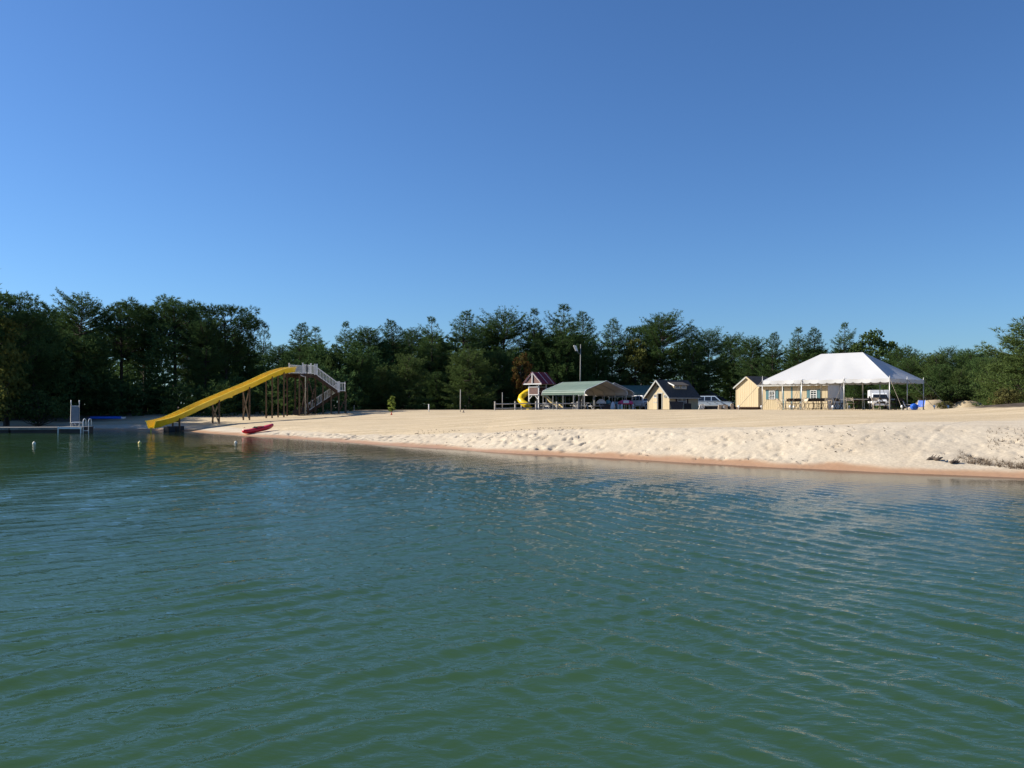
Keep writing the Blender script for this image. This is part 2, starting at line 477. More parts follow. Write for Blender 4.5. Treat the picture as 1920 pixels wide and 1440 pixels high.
# ------------------------------------------------------------------ water
def water_material():
    m, nt, p = new_mat('lake_water')
    L = nt.links.new
    nt.nodes.remove(p)
    a = node(nt, 'ShaderNodeAttribute'); a.attribute_name = 'depth'
    tc = node(nt, 'ShaderNodeTexCoord')
    mp = node(nt, 'ShaderNodeMapping'); mp.inputs['Scale'].default_value = (0.75, 1.25, 1); mp.inputs['Rotation'].default_value = (0, 0, R(12))
    L(tc.outputs['Object'], mp.inputs['Vector'])
    n1 = node(nt, 'ShaderNodeTexNoise'); n1.inputs['Scale'].default_value = 10.0; n1.inputs['Detail'].default_value = 3; n1.inputs['Roughness'].default_value = 0.5
    L(mp.outputs['Vector'], n1.inputs['Vector'])
    bp = node(nt, 'ShaderNodeBump'); bp.inputs['Distance'].default_value = 0.05
    n3 = node(nt, 'ShaderNodeTexNoise'); n3.inputs['Scale'].default_value = 27.0; n3.inputs['Detail'].default_value = 2
    L(mp.outputs['Vector'], n3.inputs['Vector'])
    hs = node(nt, 'ShaderNodeMath', operation='MULTIPLY_ADD'); hs.inputs[1].default_value = 0.22; L(n3.outputs['Fac'], hs.inputs[0]); L(n1.outputs['Fac'], hs.inputs[2])
    L(hs.outputs[0], bp.inputs['Height'])
    calm = node(nt, 'ShaderNodeAttribute'); calm.attribute_name = 'chop'
    ms = node(nt, 'ShaderNodeMath', operation='MULTIPLY'); ms.inputs[1].default_value = 0.22; L(calm.outputs['Fac'], ms.inputs[0]); L(ms.outputs[0], bp.inputs['Strength'])
    # body of the lake: light scattered back by green silty water
    body = node(nt, 'ShaderNodeBsdfDiffuse')              # scattering inside the water does not follow the ripples' slope
    flat = node(nt, 'ShaderNodeCombineXYZ'); flat.inputs[2].default_value = 1.0; L(flat.outputs[0], body.inputs['Normal'])
    n2 = node(nt, 'ShaderNodeTexNoise'); n2.inputs['Scale'].default_value = 0.12; n2.inputs['Detail'].default_value = 3
    L(tc.outputs['Object'], n2.inputs['Vector'])
    rp = ramp(nt, [(0.35, (0.028, 0.064, 0.028)), (0.65, (0.034, 0.077, 0.034))]); L(n2.outputs['Fac'], rp.inputs['Fac'])
    L(rp.outputs['Color'], body.inputs['Color'])
    clear = node(nt, 'ShaderNodeBsdfTransparent'); clear.inputs['Color'].default_value = (0.86, 0.91, 0.78, 1)
    dm = node(nt, 'ShaderNodeMapRange'); dm.inputs[1].default_value = 0.0; dm.inputs[2].default_value = 0.95; L(a.outputs['Fac'], dm.inputs[0])
    dmx = node(nt, 'ShaderNodeMixShader'); L(dm.outputs[0], dmx.inputs['Fac']); L(clear.outputs[0], dmx.inputs[1]); L(body.outputs[0], dmx.inputs[2])
    gl = node(nt, 'ShaderNodeBsdfGlossy'); gl.inputs['Roughness'].default_value = 0.03; L(bp.outputs['Normal'], gl.inputs['Normal'])
    fr = node(nt, 'ShaderNodeFresnel'); fr.inputs['IOR'].default_value = 1.333; L(bp.outputs['Normal'], fr.inputs['Normal'])
    mx = node(nt, 'ShaderNodeMixShader'); L(fr.outputs[0], mx.inputs['Fac']); L(dmx.outputs[0], mx.inputs[1]); L(gl.outputs[0], mx.inputs[2])
    L(mx.outputs[0], nt.nodes['Material Output'].inputs['Surface'])
    MATS['lake_water'] = m
water_material()
th = np.concatenate([np.radians(np.linspace(-180, -39, 40, endpoint=False)), np.radians(np.linspace(-39, 39, 520, endpoint=False)), np.radians(np.linspace(39, 180, 41))])
rad = [0.4, 1, 2, 3]
r_ = 3.6
while r_ < 85:
    rad.append(r_); r_ += max(0.034, r_ * 0.0058)
rad += [90, 100, 120, 150, 200]
rad = np.array(rad)
TH, RD = np.meshgrid(th, rad)
WX, WY = RD * np.sin(TH), RD * np.cos(TH)
WS = shore_dist(WX, WY)
wz = np.zeros_like(WX)
wx_ = WX + 0.9 * (fbm(WX * 0.22, WY * 0.22, 201, 3) - 0.45); wy_ = WY + 0.9 * (fbm(WX * 0.22 + 40, WY * 0.22, 211, 3) - 0.45)
gust = 0.55 + 0.9 * fbm(WX * 0.09, WY * 0.16, 221, 3)
wr = np.random.default_rng(5)
def train(mean_deg, spread, n, lmin, lmax, steep, mask=1.0):
    """waves travelling near one bearing (degrees clockwise from straight ahead)"""
    global wz
    for k in range(n):
        lam = lmin * (lmax / lmin) ** wr.random(); an = R(mean_deg + wr.normal() * spread)
        kx, ky = math.sin(an) * 2 * math.pi / lam, math.cos(an) * 2 * math.pi / lam
        ph = kx * wx_ + ky * wy_ + wr.random() * 6.28
        amp = steep * lam / (2 * math.pi) / math.sqrt(n)
        fade = 1 - smooth(lam * 34, lam * 90, RD)         # waves too fine to resolve far off are left to the surface bump
        env = 0.4 + 1.2 * vnoise(WX * 0.5 / lam * 0.35 + k * 7, WY * 0.5 / lam * 0.35, 300 + k)
        cusp = 0.27 - np.abs(np.sin(ph / 2)) * 2 + 1.0         # sharp crest, round trough
        wz = wz + amp * fade * env * mask * 0.74 * (0.32 * np.sin(ph) + 0.75 * cusp)
lm = smooth(4, -5, WX + 0.25 * (WY - 8))
train(-38, 8, 10, 0.26, 0.60, 0.25, 0.25 + 0.85 * lm)
train(-28, 16, 10, 0.11, 0.26, 0.22, 0.35 + 0.75 * lm)
train(55, 11, 10, 0.24, 0.55, 0.23, 0.2 + 0.85 * (1 - lm))
train(38, 20, 10, 0.11, 0.26, 0.22, 0.35 + 0.75 * (1 - lm))
train(8, 40, 8, 0.12, 0.30, 0.12)
train(-10, 25, 3, 0.9, 1.6, 0.03)
chop = (0.14 * smooth(-0.4, -1.6, WS) + 0.86 * smooth(-1.2, -9.0, WS)) * gust
wz = wz * chop
wV = np.stack([WX, WY, wz], -1).reshape(-1, 3)
wmesh = np_mesh('lake', wV, grid_faces(len(rad), len(th)), 'lake_water', True)
put_attr(wmesh, 'depth', np.clip(-base_height(WX, WY)[0], 0, 3))
put_attr(wmesh, 'chop', 0.06 + 0.94 * np.clip(chop, 0, 1.6))
w_obj = bpy.data.objects.new('lake', wmesh); COL.objects.link(w_obj)
tag(w_obj, 'rippled green lake water filling the foreground', 'lake', kind='structure')

# ------------------------------------------------------------------ trees
leaf_mat('pine_dark', (0.013, 0.030, 0.013), (0.078, 0.132, 0.046), 0.25)
leaf_mat('pine_mid', (0.018, 0.040, 0.015), (0.100, 0.162, 0.052), 0.28)
leaf_mat('pine_light', (0.026, 0.052, 0.018), (0.120, 0.172, 0.054), 0.3)
leaf_mat('leafy', (0.024, 0.045, 0.015), (0.075, 0.115, 0.038), 0.35)
leaf_mat('leafy_olive', (0.035, 0.040, 0.014), (0.13, 0.125, 0.045), 0.35)
leaf_mat('leafy_bright', (0.10, 0.15, 0.025), (0.26, 0.32, 0.07), 0.4)
leaf_mat('leafy_autumn', (0.05, 0.05, 0.016), (0.12, 0.105, 0.03), 0.35, tint=(0.155, 0.075, 0.03))
leaf_mat('leafy_yellow', (0.024, 0.036, 0.012), (0.13, 0.14, 0.04), 0.35)
leaf_mat('dry_weed', (0.08, 0.058, 0.04), (0.20, 0.15, 0.105), 0.2)
mat('bark', (0.055, 0.042, 0.034), 0.95, 0.4, 5.0, stretch=(1, 1, 0.2), bump=0.6, bscale=18)

def blades(c, d, L, w, n, r):
    """n slender triangles fanning out of each tuft centre c along d"""
    N = len(c)
    c = np.repeat(c, n, 0); d = np.repeat(d, n, 0)
    L = np.repeat(L, n)
    j = r.normal(size=(N * n, 3)) * 0.55
    a = d + j * 1.15; a /= np.linalg.norm(a, axis=1, keepdims=True) + 1e-9
    s = np.cross(a, r.normal(size=(N * n, 3)) * 0.6 + np.array([-0.25, -0.35, 0.75])); s /= np.linalg.norm(s, axis=1, keepdims=True) + 1e-9
    LL = (L * r.uniform(0.7, 1.2, N * n))[:, None]
    p0 = c - a * LL * 0.15 - s * w * 0.5; p1 = c - a * LL * 0.15 + s * w * 0.5; p2 = c + a * LL
    Vt = np.stack([p0, p1, p2], 1).reshape(-1, 3)
    return Vt

def leaves(c, size, r, up=0.3):
    """one lozenge leaf spray at every centre"""
    N = len(c)
    a = r.normal(size=(N, 3)); a[:, 2] += up; a /= np.linalg.norm(a, axis=1, keepdims=True)
    s = np.cross(a, r.normal(size=(N, 3))); s /= np.linalg.norm(s, axis=1, keepdims=True)
    z = (size * r.uniform(0.6, 1.3, N))[:, None]
    q = np.stack([c - a * z * 0.5, c + s * z * 0.38, c + a * z * 0.55, c - s * z * 0.38], 1).reshape(-1, 3)
    i = np.arange(N)[:, None] * 4
    F = np.concatenate([i + [0, 1, 2], i + [0, 2, 3]], 0)
    return q, F

def limb_mesh(limbs, n=4):
    mb = MB()
    for path, r0, r1 in limbs:
        k = len(path); mb.tube(path, [r0 + (r1 - r0) * i / (k - 1) for i in range(k)], n, caps=False)
    return mb

def pine(seed, H, Rm, z0, profile, whorl=0.42, nb=6, droop=0.25, blade=0.30, twig=0.17, gap=0.0, lean=0.0, nbl=7, bw=0.05):
    """conifer with whorls of boughs that carry flat sprays of needle tufts"""
    r = np.random.default_rng(seed)
    tc_, td_ = [], []
    limbs = []
    tp = [(lean * (k / 8) ** 2 + 0.07 * H / 14 * math.sin(k * 1.3 + seed), 0.07 * H / 14 * math.cos(k * 1.7 + seed), H * k / 8 * 0.985) for k in range(9)]
    limbs.append((tp, 0.016 * H, 0.012))
    z = z0
    def trunk_at(zz):
        t = min(max(zz / (H * 0.985), 0), 1) * 8; i = min(int(t), 7); f = t - i
        return np.array(tp[i]) * (1 - f) + np.array(tp[i + 1]) * f
    while z < H * 0.985:
        t = (z - z0) / (H - z0)
        rad_ = Rm * np.interp(t, profile[0], profile[1])
        k = max(3, int(round(nb * (0.6 + 0.6 * rad_ / Rm))))
        a0 = r.uniform(0, 6.28)
        skip = r.random() < gap
        for b in range(k):
            if skip and r.random() < 0.7: continue
            an = a0 + b * 6.28 / k + r.normal() * 0.25
            L = max(0.25, rad_ * (r.uniform(0.55, 1.0) if r.random() < 0.7 else r.uniform(1.0, 1.35)))
            rise = np.interp(t, [0, 0.5, 1], [-0.05, 0.18, 0.75]) + r.normal() * 0.12
            base = trunk_at(z + r.uniform(-0.15, 0.15))
            hd = np.array([math.cos(an), math.sin(an), 0])
            def P(u): return base + hd * L * u * (1 - 0.08 * u) + np.array([0, 0, L * (rise * u - droop * u * (1 - u) * 1.2 + 0.16 * u ** 3)])
            limbs.append(([tuple(P(0)), tuple(P(0.5)), tuple(P(0.95))], 0.010 + 0.012 * L, 0.006))
            side = np.array([-hd[1], hd[0], 0])
            n_t = max(2, int(L * 0.8 / twig))
            for q in range(n_t):
                u = 0.2 + 0.8 * (q + r.random()) / n_t
                pu = P(u)
                for sg in (-1, 1):
                    tl = min(0.9, 0.42 * L) * (1.05 - 0.75 * u) * r.uniform(0.5, 1.2) + 0.12
                    tdv = hd * 0.65 + side * sg * 0.8 + np.array([0, 0, 0.22 + r.normal() * 0.15])
                    m_ = max(1, int(tl / 0.22))
                    for e in range(m_):
                        tc_.append(pu + tdv * tl * (e + 1) / m_)
                        td_.append(tdv * 0.7 + np.array([0, 0, 0.35]))
            tc_.append(P(1.0)); td_.append(hd + np.array([0, 0, 0.5]))
        z += whorl * r.uniform(0.7, 1.25) * (0.65 + 0.5 * (1 - t))
    top = trunk_at(H)
    for k in range(5): tc_.append(top + np.array([0, 0, -0.12 * k])); td_.append(np.array([r.normal() * 0.4, r.normal() * 0.4, 1.0]))
    c = np.array(tc_); d = np.array(td_); d /= np.linalg.norm(d, axis=1, keepdims=True)
    Vt = blades(c, d, np.full(len(c), blade), bw, nbl, r)
    return Vt, np.arange(len(Vt)).reshape(-1, 3), limbs

def clump_tree(seed, H, Rx, z0, n_cl, cl_r, kind, fill, leaf=0.3, top_flat=1.0, blade=0.3):
    """rounded crown of separate foliage clumps on spreading limbs"""
    r = np.random.default_rng(seed)
    limbs = []
    bend = r.normal(size=2) * 0.03 * H
    def tr(zz): u = zz / H; return np.array([bend[0] * u * u, bend[1] * u * u, zz])
    limbs.append(([tuple(tr(H * 0.88 * k / 6)) for k in range(7)], 0.018 * H, 0.03))
    C = []
    zc = (z0 + H) / 2; rz = (H - z0) / 2
    tries = 0
    while len(C) < n_cl and tries < 8000:
        tries += 1
        v = r.normal(size=3); v /= np.linalg.norm(v)
        q = r.uniform(0.35, 1.0) ** 0.6
        p = np.array([v[0] * Rx * q, v[1] * Rx * q, zc + v[2] * rz * q * (top_flat if v[2] > 0 else 1)])
        if min((np.linalg.norm(p - o) for o in C), default=9) < cl_r * 0.85: continue
        C.append(p)
    cs, ds = [], []
    for p in C:
        b = tr(max(z0 * 0.6, p[2] - np.linalg.norm(p[:2]) * r.uniform(0.5, 1.0)))
        mid = (b + p) / 2 + np.array([0, 0, -0.1 * np.linalg.norm(p - b)])
        limbs.append(([tuple(b), tuple(mid), tuple(p)], 0.02 + 0.012 * np.linalg.norm(p - b), 0.012))
        rr_ = cl_r * r.uniform(0.65, 1.25)
        v = r.normal(size=(fill, 3)); v[:, 2] = v[:, 2] * 0.7 + 0.25; v /= np.linalg.norm(v, axis=1, keepdims=True)
        q = r.uniform(0.25, 1.0, (fill, 1)) ** 0.5
        cs.append(p + v * q * rr_ * np.array([1.1, 1.1, 0.8])); ds.append(v)
    c = np.concatenate(cs); d = np.concatenate(ds)
    if kind == 'needle':
        Vt = blades(c, d, np.full(len(c), blade), 0.05, 7, r); F = np.arange(len(Vt)).reshape(-1, 3)
    else:
        Vt, F = leaves(c, np.full(len(c), leaf), r)
    return Vt, F, limbs

PROTO = {}
def proto(name, data, H, leafm):
    Vt, F, limbs = data
    PROTO[name] = (np_mesh('crown', Vt, F, leafm), limb_mesh(limbs).mesh('trunk', 'bark', True), H, (Vt, F))
cone = ([0, 0.12, 0.4, 0.7, 0.88, 1], [0.75, 1.0, 0.88, 0.52, 0.24, 0.03])
open_ = ([0, 0.2, 0.5, 0.75, 0.92, 1], [0.5, 0.85, 1.0, 0.78, 0.40, 0.08])
bush_ = ([0, 0.1, 0.4, 0.7, 0.9, 1], [0.9, 1.0, 0.92, 0.68, 0.38, 0.1])
proto('pine_a', pine(1, 14, 3.3, 2.0, cone, gap=0.15, blade=0.30), 14, 'pine_mid')
proto('pine_b', pine(2, 14, 3.6, 3.2, open_, gap=0.25, droop=0.1, blade=0.30), 14, 'pine_dark')
proto('pine_c', pine(3, 14, 3.0, 2.2, cone, gap=0.22, blade=0.31, lean=0.5), 14, 'pine_dark')
proto('pine_d', pine(4, 14, 3.9, 2.6, open_, gap=0.3, droop=0.05, nb=5, blade=0.30), 14, 'pine_mid')
proto('spire_a', pine(5, 12, 2.1, 3.0, cone, gap=0.3, nb=5, blade=0.3, lean=0.3), 12, 'pine_dark')
proto('bushy_a', pine(6, 7, 2.9, 0.4, bush_, whorl=0.42, nb=8, gap=0.12, droop=0.15, blade=0.30), 7, 'pine_light')
proto('bushy_b', pine(7, 7, 3.2, 0.4, bush_, whorl=0.45, nb=8, gap=0.15, droop=0.25, blade=0.30), 7, 'pine_mid')
proto('round_a', clump_tree(11, 12, 3.3, 4.2, 60, 0.85, 'needle', 75), 12, 'pine_dark')
proto('round_b', clump_tree(12, 12, 2.8, 5.0, 46, 0.8, 'needle', 75), 12, 'pine_dark')
proto('broad_a', clump_tree(13, 11, 3.2, 2.2, 75, 0.95, 'leaf', 85, leaf=0.34), 11, 'leafy')
proto('broad_b', clump_tree(14, 9, 2.3, 1.2, 55, 0.75, 'leaf', 85, leaf=0.30), 9, 'leafy')
proto('broad_c', clump_tree(24, 9, 2.3, 0.6, 55, 0.75, 'leaf', 85, leaf=0.30), 9, 'leafy_yellow')
proto('autumn', clump_tree(15, 8, 1.7, 0.8, 44, 0.62, 'leaf', 80, leaf=0.26), 8, 'leafy_autumn')
proto('shrub_a', clump_tree(16, 2.6, 1.7, 0.2, 34, 0.5, 'leaf', 70, leaf=0.2), 2.6, 'leafy_olive')
proto('shrub_b', clump_tree(17, 3.0, 2.0, 0.2, 38, 0.55, 'leaf', 70, leaf=0.2), 3.0, 'leafy')
proto('sapling', clump_tree(18, 2.2, 0.42, 0.0, 24, 0.2, 'leaf', 36, leaf=0.17), 2.2, 'leafy_bright')

def plant(name, cat, kind, x, y, H, label, group, wide=1.0, rz=None):
    c, t, h0, _ = PROTO[kind]
    k = H / h0
    root = thing(name, label, cat, (x, y, ground(x, y) - 0.05), random.uniform(0, 6.28) if rz is None else rz, group)
    root.scale = (k * wide, k * wide, k)
    for nm, me in (('trunk', t), ('crown', c)):
        o = bpy.data.objects.new(nm, me); COL.objects.link(o); o.parent = root
    return root

def skyline(px, ytop, d, kind, wide, label, name='pine_tree', cat='pine tree', group='trees along the forest edge'):
    p = gp(px, d); H = at(px, ytop, d).z - p.z
    return plant(name, cat, kind, p.x, p.y, H, label, group, wide)
T = skyline
# tall trees round the shaded corner of the beach
T(12, 535, 66, 'round_a', 1.15, 'big round-topped dark pine at the edge of the photo above the dock')
T(62, 590, 72, 'pine_d', 1.0, 'flat-topped thin pine between the round edge pine and the feathery pine', )
T(98, 582, 84, 'pine_b', 0.9, 'low ragged pine just left of the tall feathery pine above the small white slide')
T(152, 556, 80, 'pine_d', 1.05, 'tall feathery open pine right above the small white slide on the dock')
T(228, 560, 82, 'round_b', 1.15, 'clumpy pine above the blue boat on the shaded bank')
T(272, 559, 85, 'round_a', 1.0, 'round pine above the mouth of the big yellow slide')
T(328, 553, 84, 'round_b', 1.2, 'tallest round pine of the shaded corner, with sky showing through its crown')
T(352, 575, 90, 'pine_b', 1.0, 'dark pine filling the gap beside the tallest round pine of the corner')
T(385, 600, 81, 'pine_b', 1.0, 'spreading pine with low light-green boughs over the middle of the yellow slide')
T(425, 560, 84, 'round_a', 1.1, 'broad dome-shaped dark pine standing alone over the yellow slide')
T(462, 625, 88, 'pine_c', 1.0, 'dark pine on the falling shoulder of the dome-shaped pine')
T(492, 602, 96, 'spire_a', 0.9, 'narrow leaning pine tip in the dip of the treeline above the slide crest')
T(-6, 580, 63.5, 'broad_c', 0.8, 'yellow-green leafy tree at the very edge of the photo by the dock', 'broadleaf_tree', 'tree')
# the long treeline behind the beach
B = [(522, 650, 104, 'pine_b', 1.0, 'short dark pine in the dip of the treeline above the white slide railing'),
     (560, 604, 112, 'pine_c', 1.05, 'rounded pine top first after the dip in the treeline'),
     (592, 613, 108, 'pine_a', 1.1, 'full green pine above the stair flight of the slide tower'),
     (648, 603, 112, 'pine_a', 0.85, 'pointed pine spire above the stair landing of the slide tower'),
     (690, 616, 108, 'pine_b', 1.0, 'broad low-domed pine after the pointed spire above the stair landing'),
     (740, 599, 110, 'pine_c', 1.05, 'pine with a spiky top right above the light green sapling'),
     (772, 620, 118, 'pine_b', 1.0, 'set-back pine beside the spiky pine above the sapling'),
     (810, 594, 112, 'pine_a', 1.0, 'tapered pine directly above the short white post'),
     (866, 581, 112, 'pine_c', 1.15, 'high twin-tipped pine directly above the tall thin grey pole'),
     (905, 612, 120, 'pine_b', 1.0, 'lower pine in the notch after the high twin-tipped pine'),
     (945, 588, 120, 'pine_d', 1.1, 'open flat-crowned pine above the split-rail fence'),
     (1002, 579, 118, 'pine_a', 0.9, 'slim pine rising behind the red-roofed play set'),
     (1058, 571, 118, 'pine_a', 1.25, 'tallest pine of the treeline, directly behind the floodlight pole'),
     (1095, 582, 122, 'pine_c', 1.0, 'pine leaning against the tallest pine behind the floodlight pole'),
     (1147, 597, 124, 'pine_c', 0.95, 'pine with a single tip above the peak of the green carport'),
     (1204, 601, 126, 'round_a', 1.0, 'round-crowned pine above the gap between carport and cottage'),
     (1242, 592, 122, 'pine_d', 1.0, 'layered pine tip above the peak of the cream cottage'),
     (1300, 609, 120, 'pine_c', 1.05, 'broad dark pine above the rear end of the cottage roof'),
     (1328, 622, 124, 'pine_d', 0.9, 'pine with drooping side boughs above the pale blue car'),
     (1370, 631, 128, 'pine_d', 0.8, 'airy small pine alone in the sky gap above the front of the pale blue car'),
     (1410, 634, 112, 'pine_b', 0.95, 'soft dark pine above the plain cream shed'),
     (1447, 622, 108, 'pine_c', 0.9, 'pine above the outer corner pole of the white tent, beside the plain shed'),
     (1497, 614, 106, 'pine_a', 0.95, 'left one of the two matching pines above the sloping tent roof'),
     (1527, 614, 106, 'pine_c', 0.95, 'right one of the two matching pines above the sloping tent roof'),
     (1583, 605, 106, 'pine_a', 0.85, 'tall pointed pine standing behind the ridge of the white tent'),
     (1690, 656, 98, 'bushy_b', 0.9, 'low bushy pine beyond the shaded end of the white tent'),
     (1715, 668, 94, 'bushy_a', 0.9, 'rounded bushy pine above the rear corner of the white tent'),
     (1745, 667, 98, 'pine_b', 1.1, 'dark pine above the blue drum and the start of the sand bank'),
     (1777, 654, 92, 'pine_d', 1.0, 'pine with a tufted open top above the middle of the sand bank'),
     (1812, 666, 96, 'bushy_b', 1.0, 'dense dark pine right of the tufted open-topped pine'),
     (1856, 657, 88, 'round_b', 1.2, 'dark pine beside the big sunlit pine cut by the photo edge'),
     (1935, 605, 62, 'bushy_a', 1.35, 'big sunlit pine cut off by the photo edge above the brown mound')]
for a in B: T(*a[:4], a[4] * (1.18 if a[3].startswith('pine') and a[0] < 1660 else 1.0), a[5])
T(1640, 620, 104, 'broad_a', 1.0, 'round leafy broadleaf tree behind the shaded slope of the tent roof', 'broadleaf_tree', 'tree')
T(1192, 634, 121, 'broad_c', 0.9, 'yellow-green leafy tree between the carport and the cottage roof', 'broadleaf_tree', 'tree')
T(624, 650, 96, 'broad_b', 0.65, 'small glossy leafy tree right behind the white platform railing', 'broadleaf_tree', 'tree')
T(977, 652, 109, 'autumn', 0.72, 'small tree turning orange and yellow beside the play set', 'autumn_tree', 'tree')
# young pines in front
F_ = [(672, 668, 96, 'bushy_b', 1.0, 'young bushy pine beside the foot of the stair landing'),
      (716, 690, 98, 'bushy_a', 0.9, 'young bushy pine behind the sapling, on the stair side'),
      (765, 668, 96, 'bushy_a', 1.05, 'full young pine behind the sapling, on the side of the short white post'),
      (818, 700, 104, 'bushy_b', 0.85, 'dark recessed young pine behind the short white post'),
      (880, 657, 98, 'bushy_a', 1.15, 'wide young pine with low sweeping boughs behind the tall thin grey pole'),
      (938, 662, 113, 'bushy_b', 1.0, 'young pine behind the end of the split-rail fence'),
      (1035, 650, 118, 'bushy_b', 1.0, 'young pine behind the red play set roof'),
      (1120, 650, 121, 'bushy_b', 1.0, 'young pine behind the ridge of the green carport')]
for a in F_: T(*a, group='young pines in front of the treeline')
# shrubs
def shrub(px, d, kind, H, wide, label, group='shrubs at the foot of the trees'):
    p = gp(px, d); return plant('shrub', 'shrub', kind, p.x, p.y, H, label, group, wide)
shrub(72, 65.2, 'shrub_b', 2.7, 1.05, 'dark leafy shrub on the bank behind the long dock')
shrub(498, 88, 'shrub_a', 2.9, 1.25, 'olive shrub seen under the middle of the yellow slide')
shrub(545, 90, 'shrub_b', 3.2, 0.9, 'green shrub among the posts under the slide platform')
shrub(600, 92, 'shrub_a', 2.6, 1.0, 'olive shrub behind the lower stair flight')
shrub(447, 86, 'shrub_b', 1.8, 1.0, 'low green shrub under the slide beside the crossed posts')
shrub(300, 84, 'shrub_b', 2.4, 1.0, 'dim shrub behind the lower end of the yellow slide')
shrub(975, 114, 'shrub_b', 2.6, 1.0, 'low green shrub behind the yellow tube slide')
shrub(1735, 75.0, 'shrub_b', 2.2, 1.0, 'shrub on the sand bank nearest the tent')
shrub(1765, 77, 'bushy_b', 3.2, 1.0, 'dark pine shrub on the low middle of the sand bank')
shrub(1800, 75.5, 'bushy_a', 3.0, 1.0, 'green pine shrub over the broken sand bank')
shrub(1840, 75, 'bushy_b', 3.6, 1.0, 'dark spreading pine shrub over the last pale stretch of the bank')
shrub(1696, 90, 'shrub_b', 3.2, 1.1, 'dark shrub seen under the shaded end of the tent')
shrub(1605, 93, 'bushy_b', 3.2, 1.1, 'dark shrub seen under the tent beside the cabin')
shrub(1668, 97, 'bushy_b', 4.0, 1.0, 'tall dark shrub behind the parked white truck')
shrub(1890, 57, 'shrub_a', 1.5, 1.0, 'low weedy shrub behind the brown mound')
shrub(1868, 70, 'bushy_a', 4.2, 1.0, 'bushy pine filling the corner beside the big sunlit edge pine')
shrub(1820, 82, 'bushy_b', 5.0, 1.0, 'dark pine shrub behind the last stretch of the sand bank')
shrub(1755, 83, 'bushy_a', 4.6, 1.1, 'green pine shrub behind the start of the sand bank')
shrub(1705, 86, 'bushy_b', 4.8, 1.1, 'dark pine shrub past the rear corner pole of the tent')
shrub(1748, 73.6, 'shrub_b', 1.5, 1.1, 'low leafy shrub hanging over the sand bank by the beach chairs')
shrub(1790, 73.4, 'shrub_b', 1.6, 1.1, 'low leafy shrub hanging over the middle of the sand bank')
shrub(1828, 73.2, 'shrub_b', 1.7, 1.1, 'low leafy shrub hanging over the far end of the sand bank')
shrub(1772, 70.5, 'shrub_a', 0.8, 1.2, 'knee-high green weeds at the foot of the sand bank')
p = gp(735, 77); plant('sapling', 'sapling', 'sapling', p.x, p.y, 1.65, 'light green leafy sapling behind the orange cone', None, 1.0)

# the wood behind, one dark mass of further trees
def forest():
    r = np.random.default_rng(99)
    lows = [pine(41, 13, 3.6, 0.3, open_, whorl=0.85, nb=5, blade=0.6, twig=0.5, nbl=3, bw=0.22), pine(42, 13, 3.4, 0.3, cone, whorl=0.85, nb=5, blade=0.6, twig=0.5, nbl=3, bw=0.22)]
    low_bush = pine(43, 4, 2.4, 0.1, bush_, whorl=0.7, nb=6, blade=0.5, twig=0.55, nbl=3, bw=0.2)
    Vs, Fs, o = [], [], 0
    tv = MB(); spots = []
    wall_ = [(r.uniform(-66, -38), r.uniform(66, 80)) for _ in range(60)]
    for k in list(range(6000)) + list(range(20000, 20700)):
        if len(spots) > 275 and k < 20000: continue
        if len(spots) > 440: break
        px = r.uniform(-700, 2600); d = r.uniform(84, 150)
        x = (px - 960) / 1596 * d
        if x < -24: d = r.uniform(70, 125)
        x = (px - 960) / 1596 * d
        if x < -55 and r.random() < 0.5: d = r.uniform(40, 100); x = -58 - abs(r.normal()) * 25
        if k < 60: x, d = wall_[k]
        dmin = np.interp(x, [-90, -50, -24, -17, -9, 4, 30, 45, 60, 90], [40, 64.5, 88, 98, 115, 122, 128, 92, 62, 40])
        if k >= 20000: d = dmin + r.uniform(0.5, 9)
        if k >= 20350: x = r.uniform(-46, -18); d = r.uniform(76, 88); dmin = 0
        if d < dmin or shore_dist(np.array([x]), np.array([d]))[0] < 5: continue
        if any((x - a) ** 2 + (d - b) ** 2 < (6 if k >= 60 else 4) for a, b in spots): continue
        spots.append((x, d))
        lim = np.interp((x / d) * 1596 + 960, [-400, 0, 150, 330, 420, 500, 560, 700, 850, 1060, 1250, 1330, 1390, 1500, 1600, 1690, 1860, 1930, 2300],
                        [560, 585, 600, 604, 606, 660, 640, 634, 622, 612, 632, 655, 664, 645, 645, 685, 685, 660, 640])
        H = min(15, (755 - lim) / 1596 * d + 0.6) * r.uniform(0.88, 1.0)
        if k < 60 and x / d < -0.64: H = r.uniform(11, 13.5)
        if k >= 20000: H = r.uniform(2.2, 4.2)
        Vt, F, _ = lows[k % 2] if k < 20000 else low_bush
        a = r.uniform(0, 6.28); s_ = H / (13 if k < 20000 else 4); w_ = s_ * r.uniform(0.95, 1.3)
        M_ = np.array([[math.cos(a) * w_, -math.sin(a) * w_, 0], [math.sin(a) * w_, math.cos(a) * w_, 0], [0, 0, s_]])
        Vs.append(Vt @ M_.T + np.array([x, d, ground(x, d) - 0.1])); Fs.append(F + o); o += len(Vt)
    print('FOREST', len(spots), sum(len(f) for f in Fs))
    me = np_mesh('forest', np.concatenate(Vs), np.concatenate(Fs), 'pine_dark')
    ob = bpy.data.objects.new('forest', me); COL.objects.link(ob)
    tag(ob, 'dense dark pine wood filling in behind the treeline', 'forest', kind='stuff')
forest()
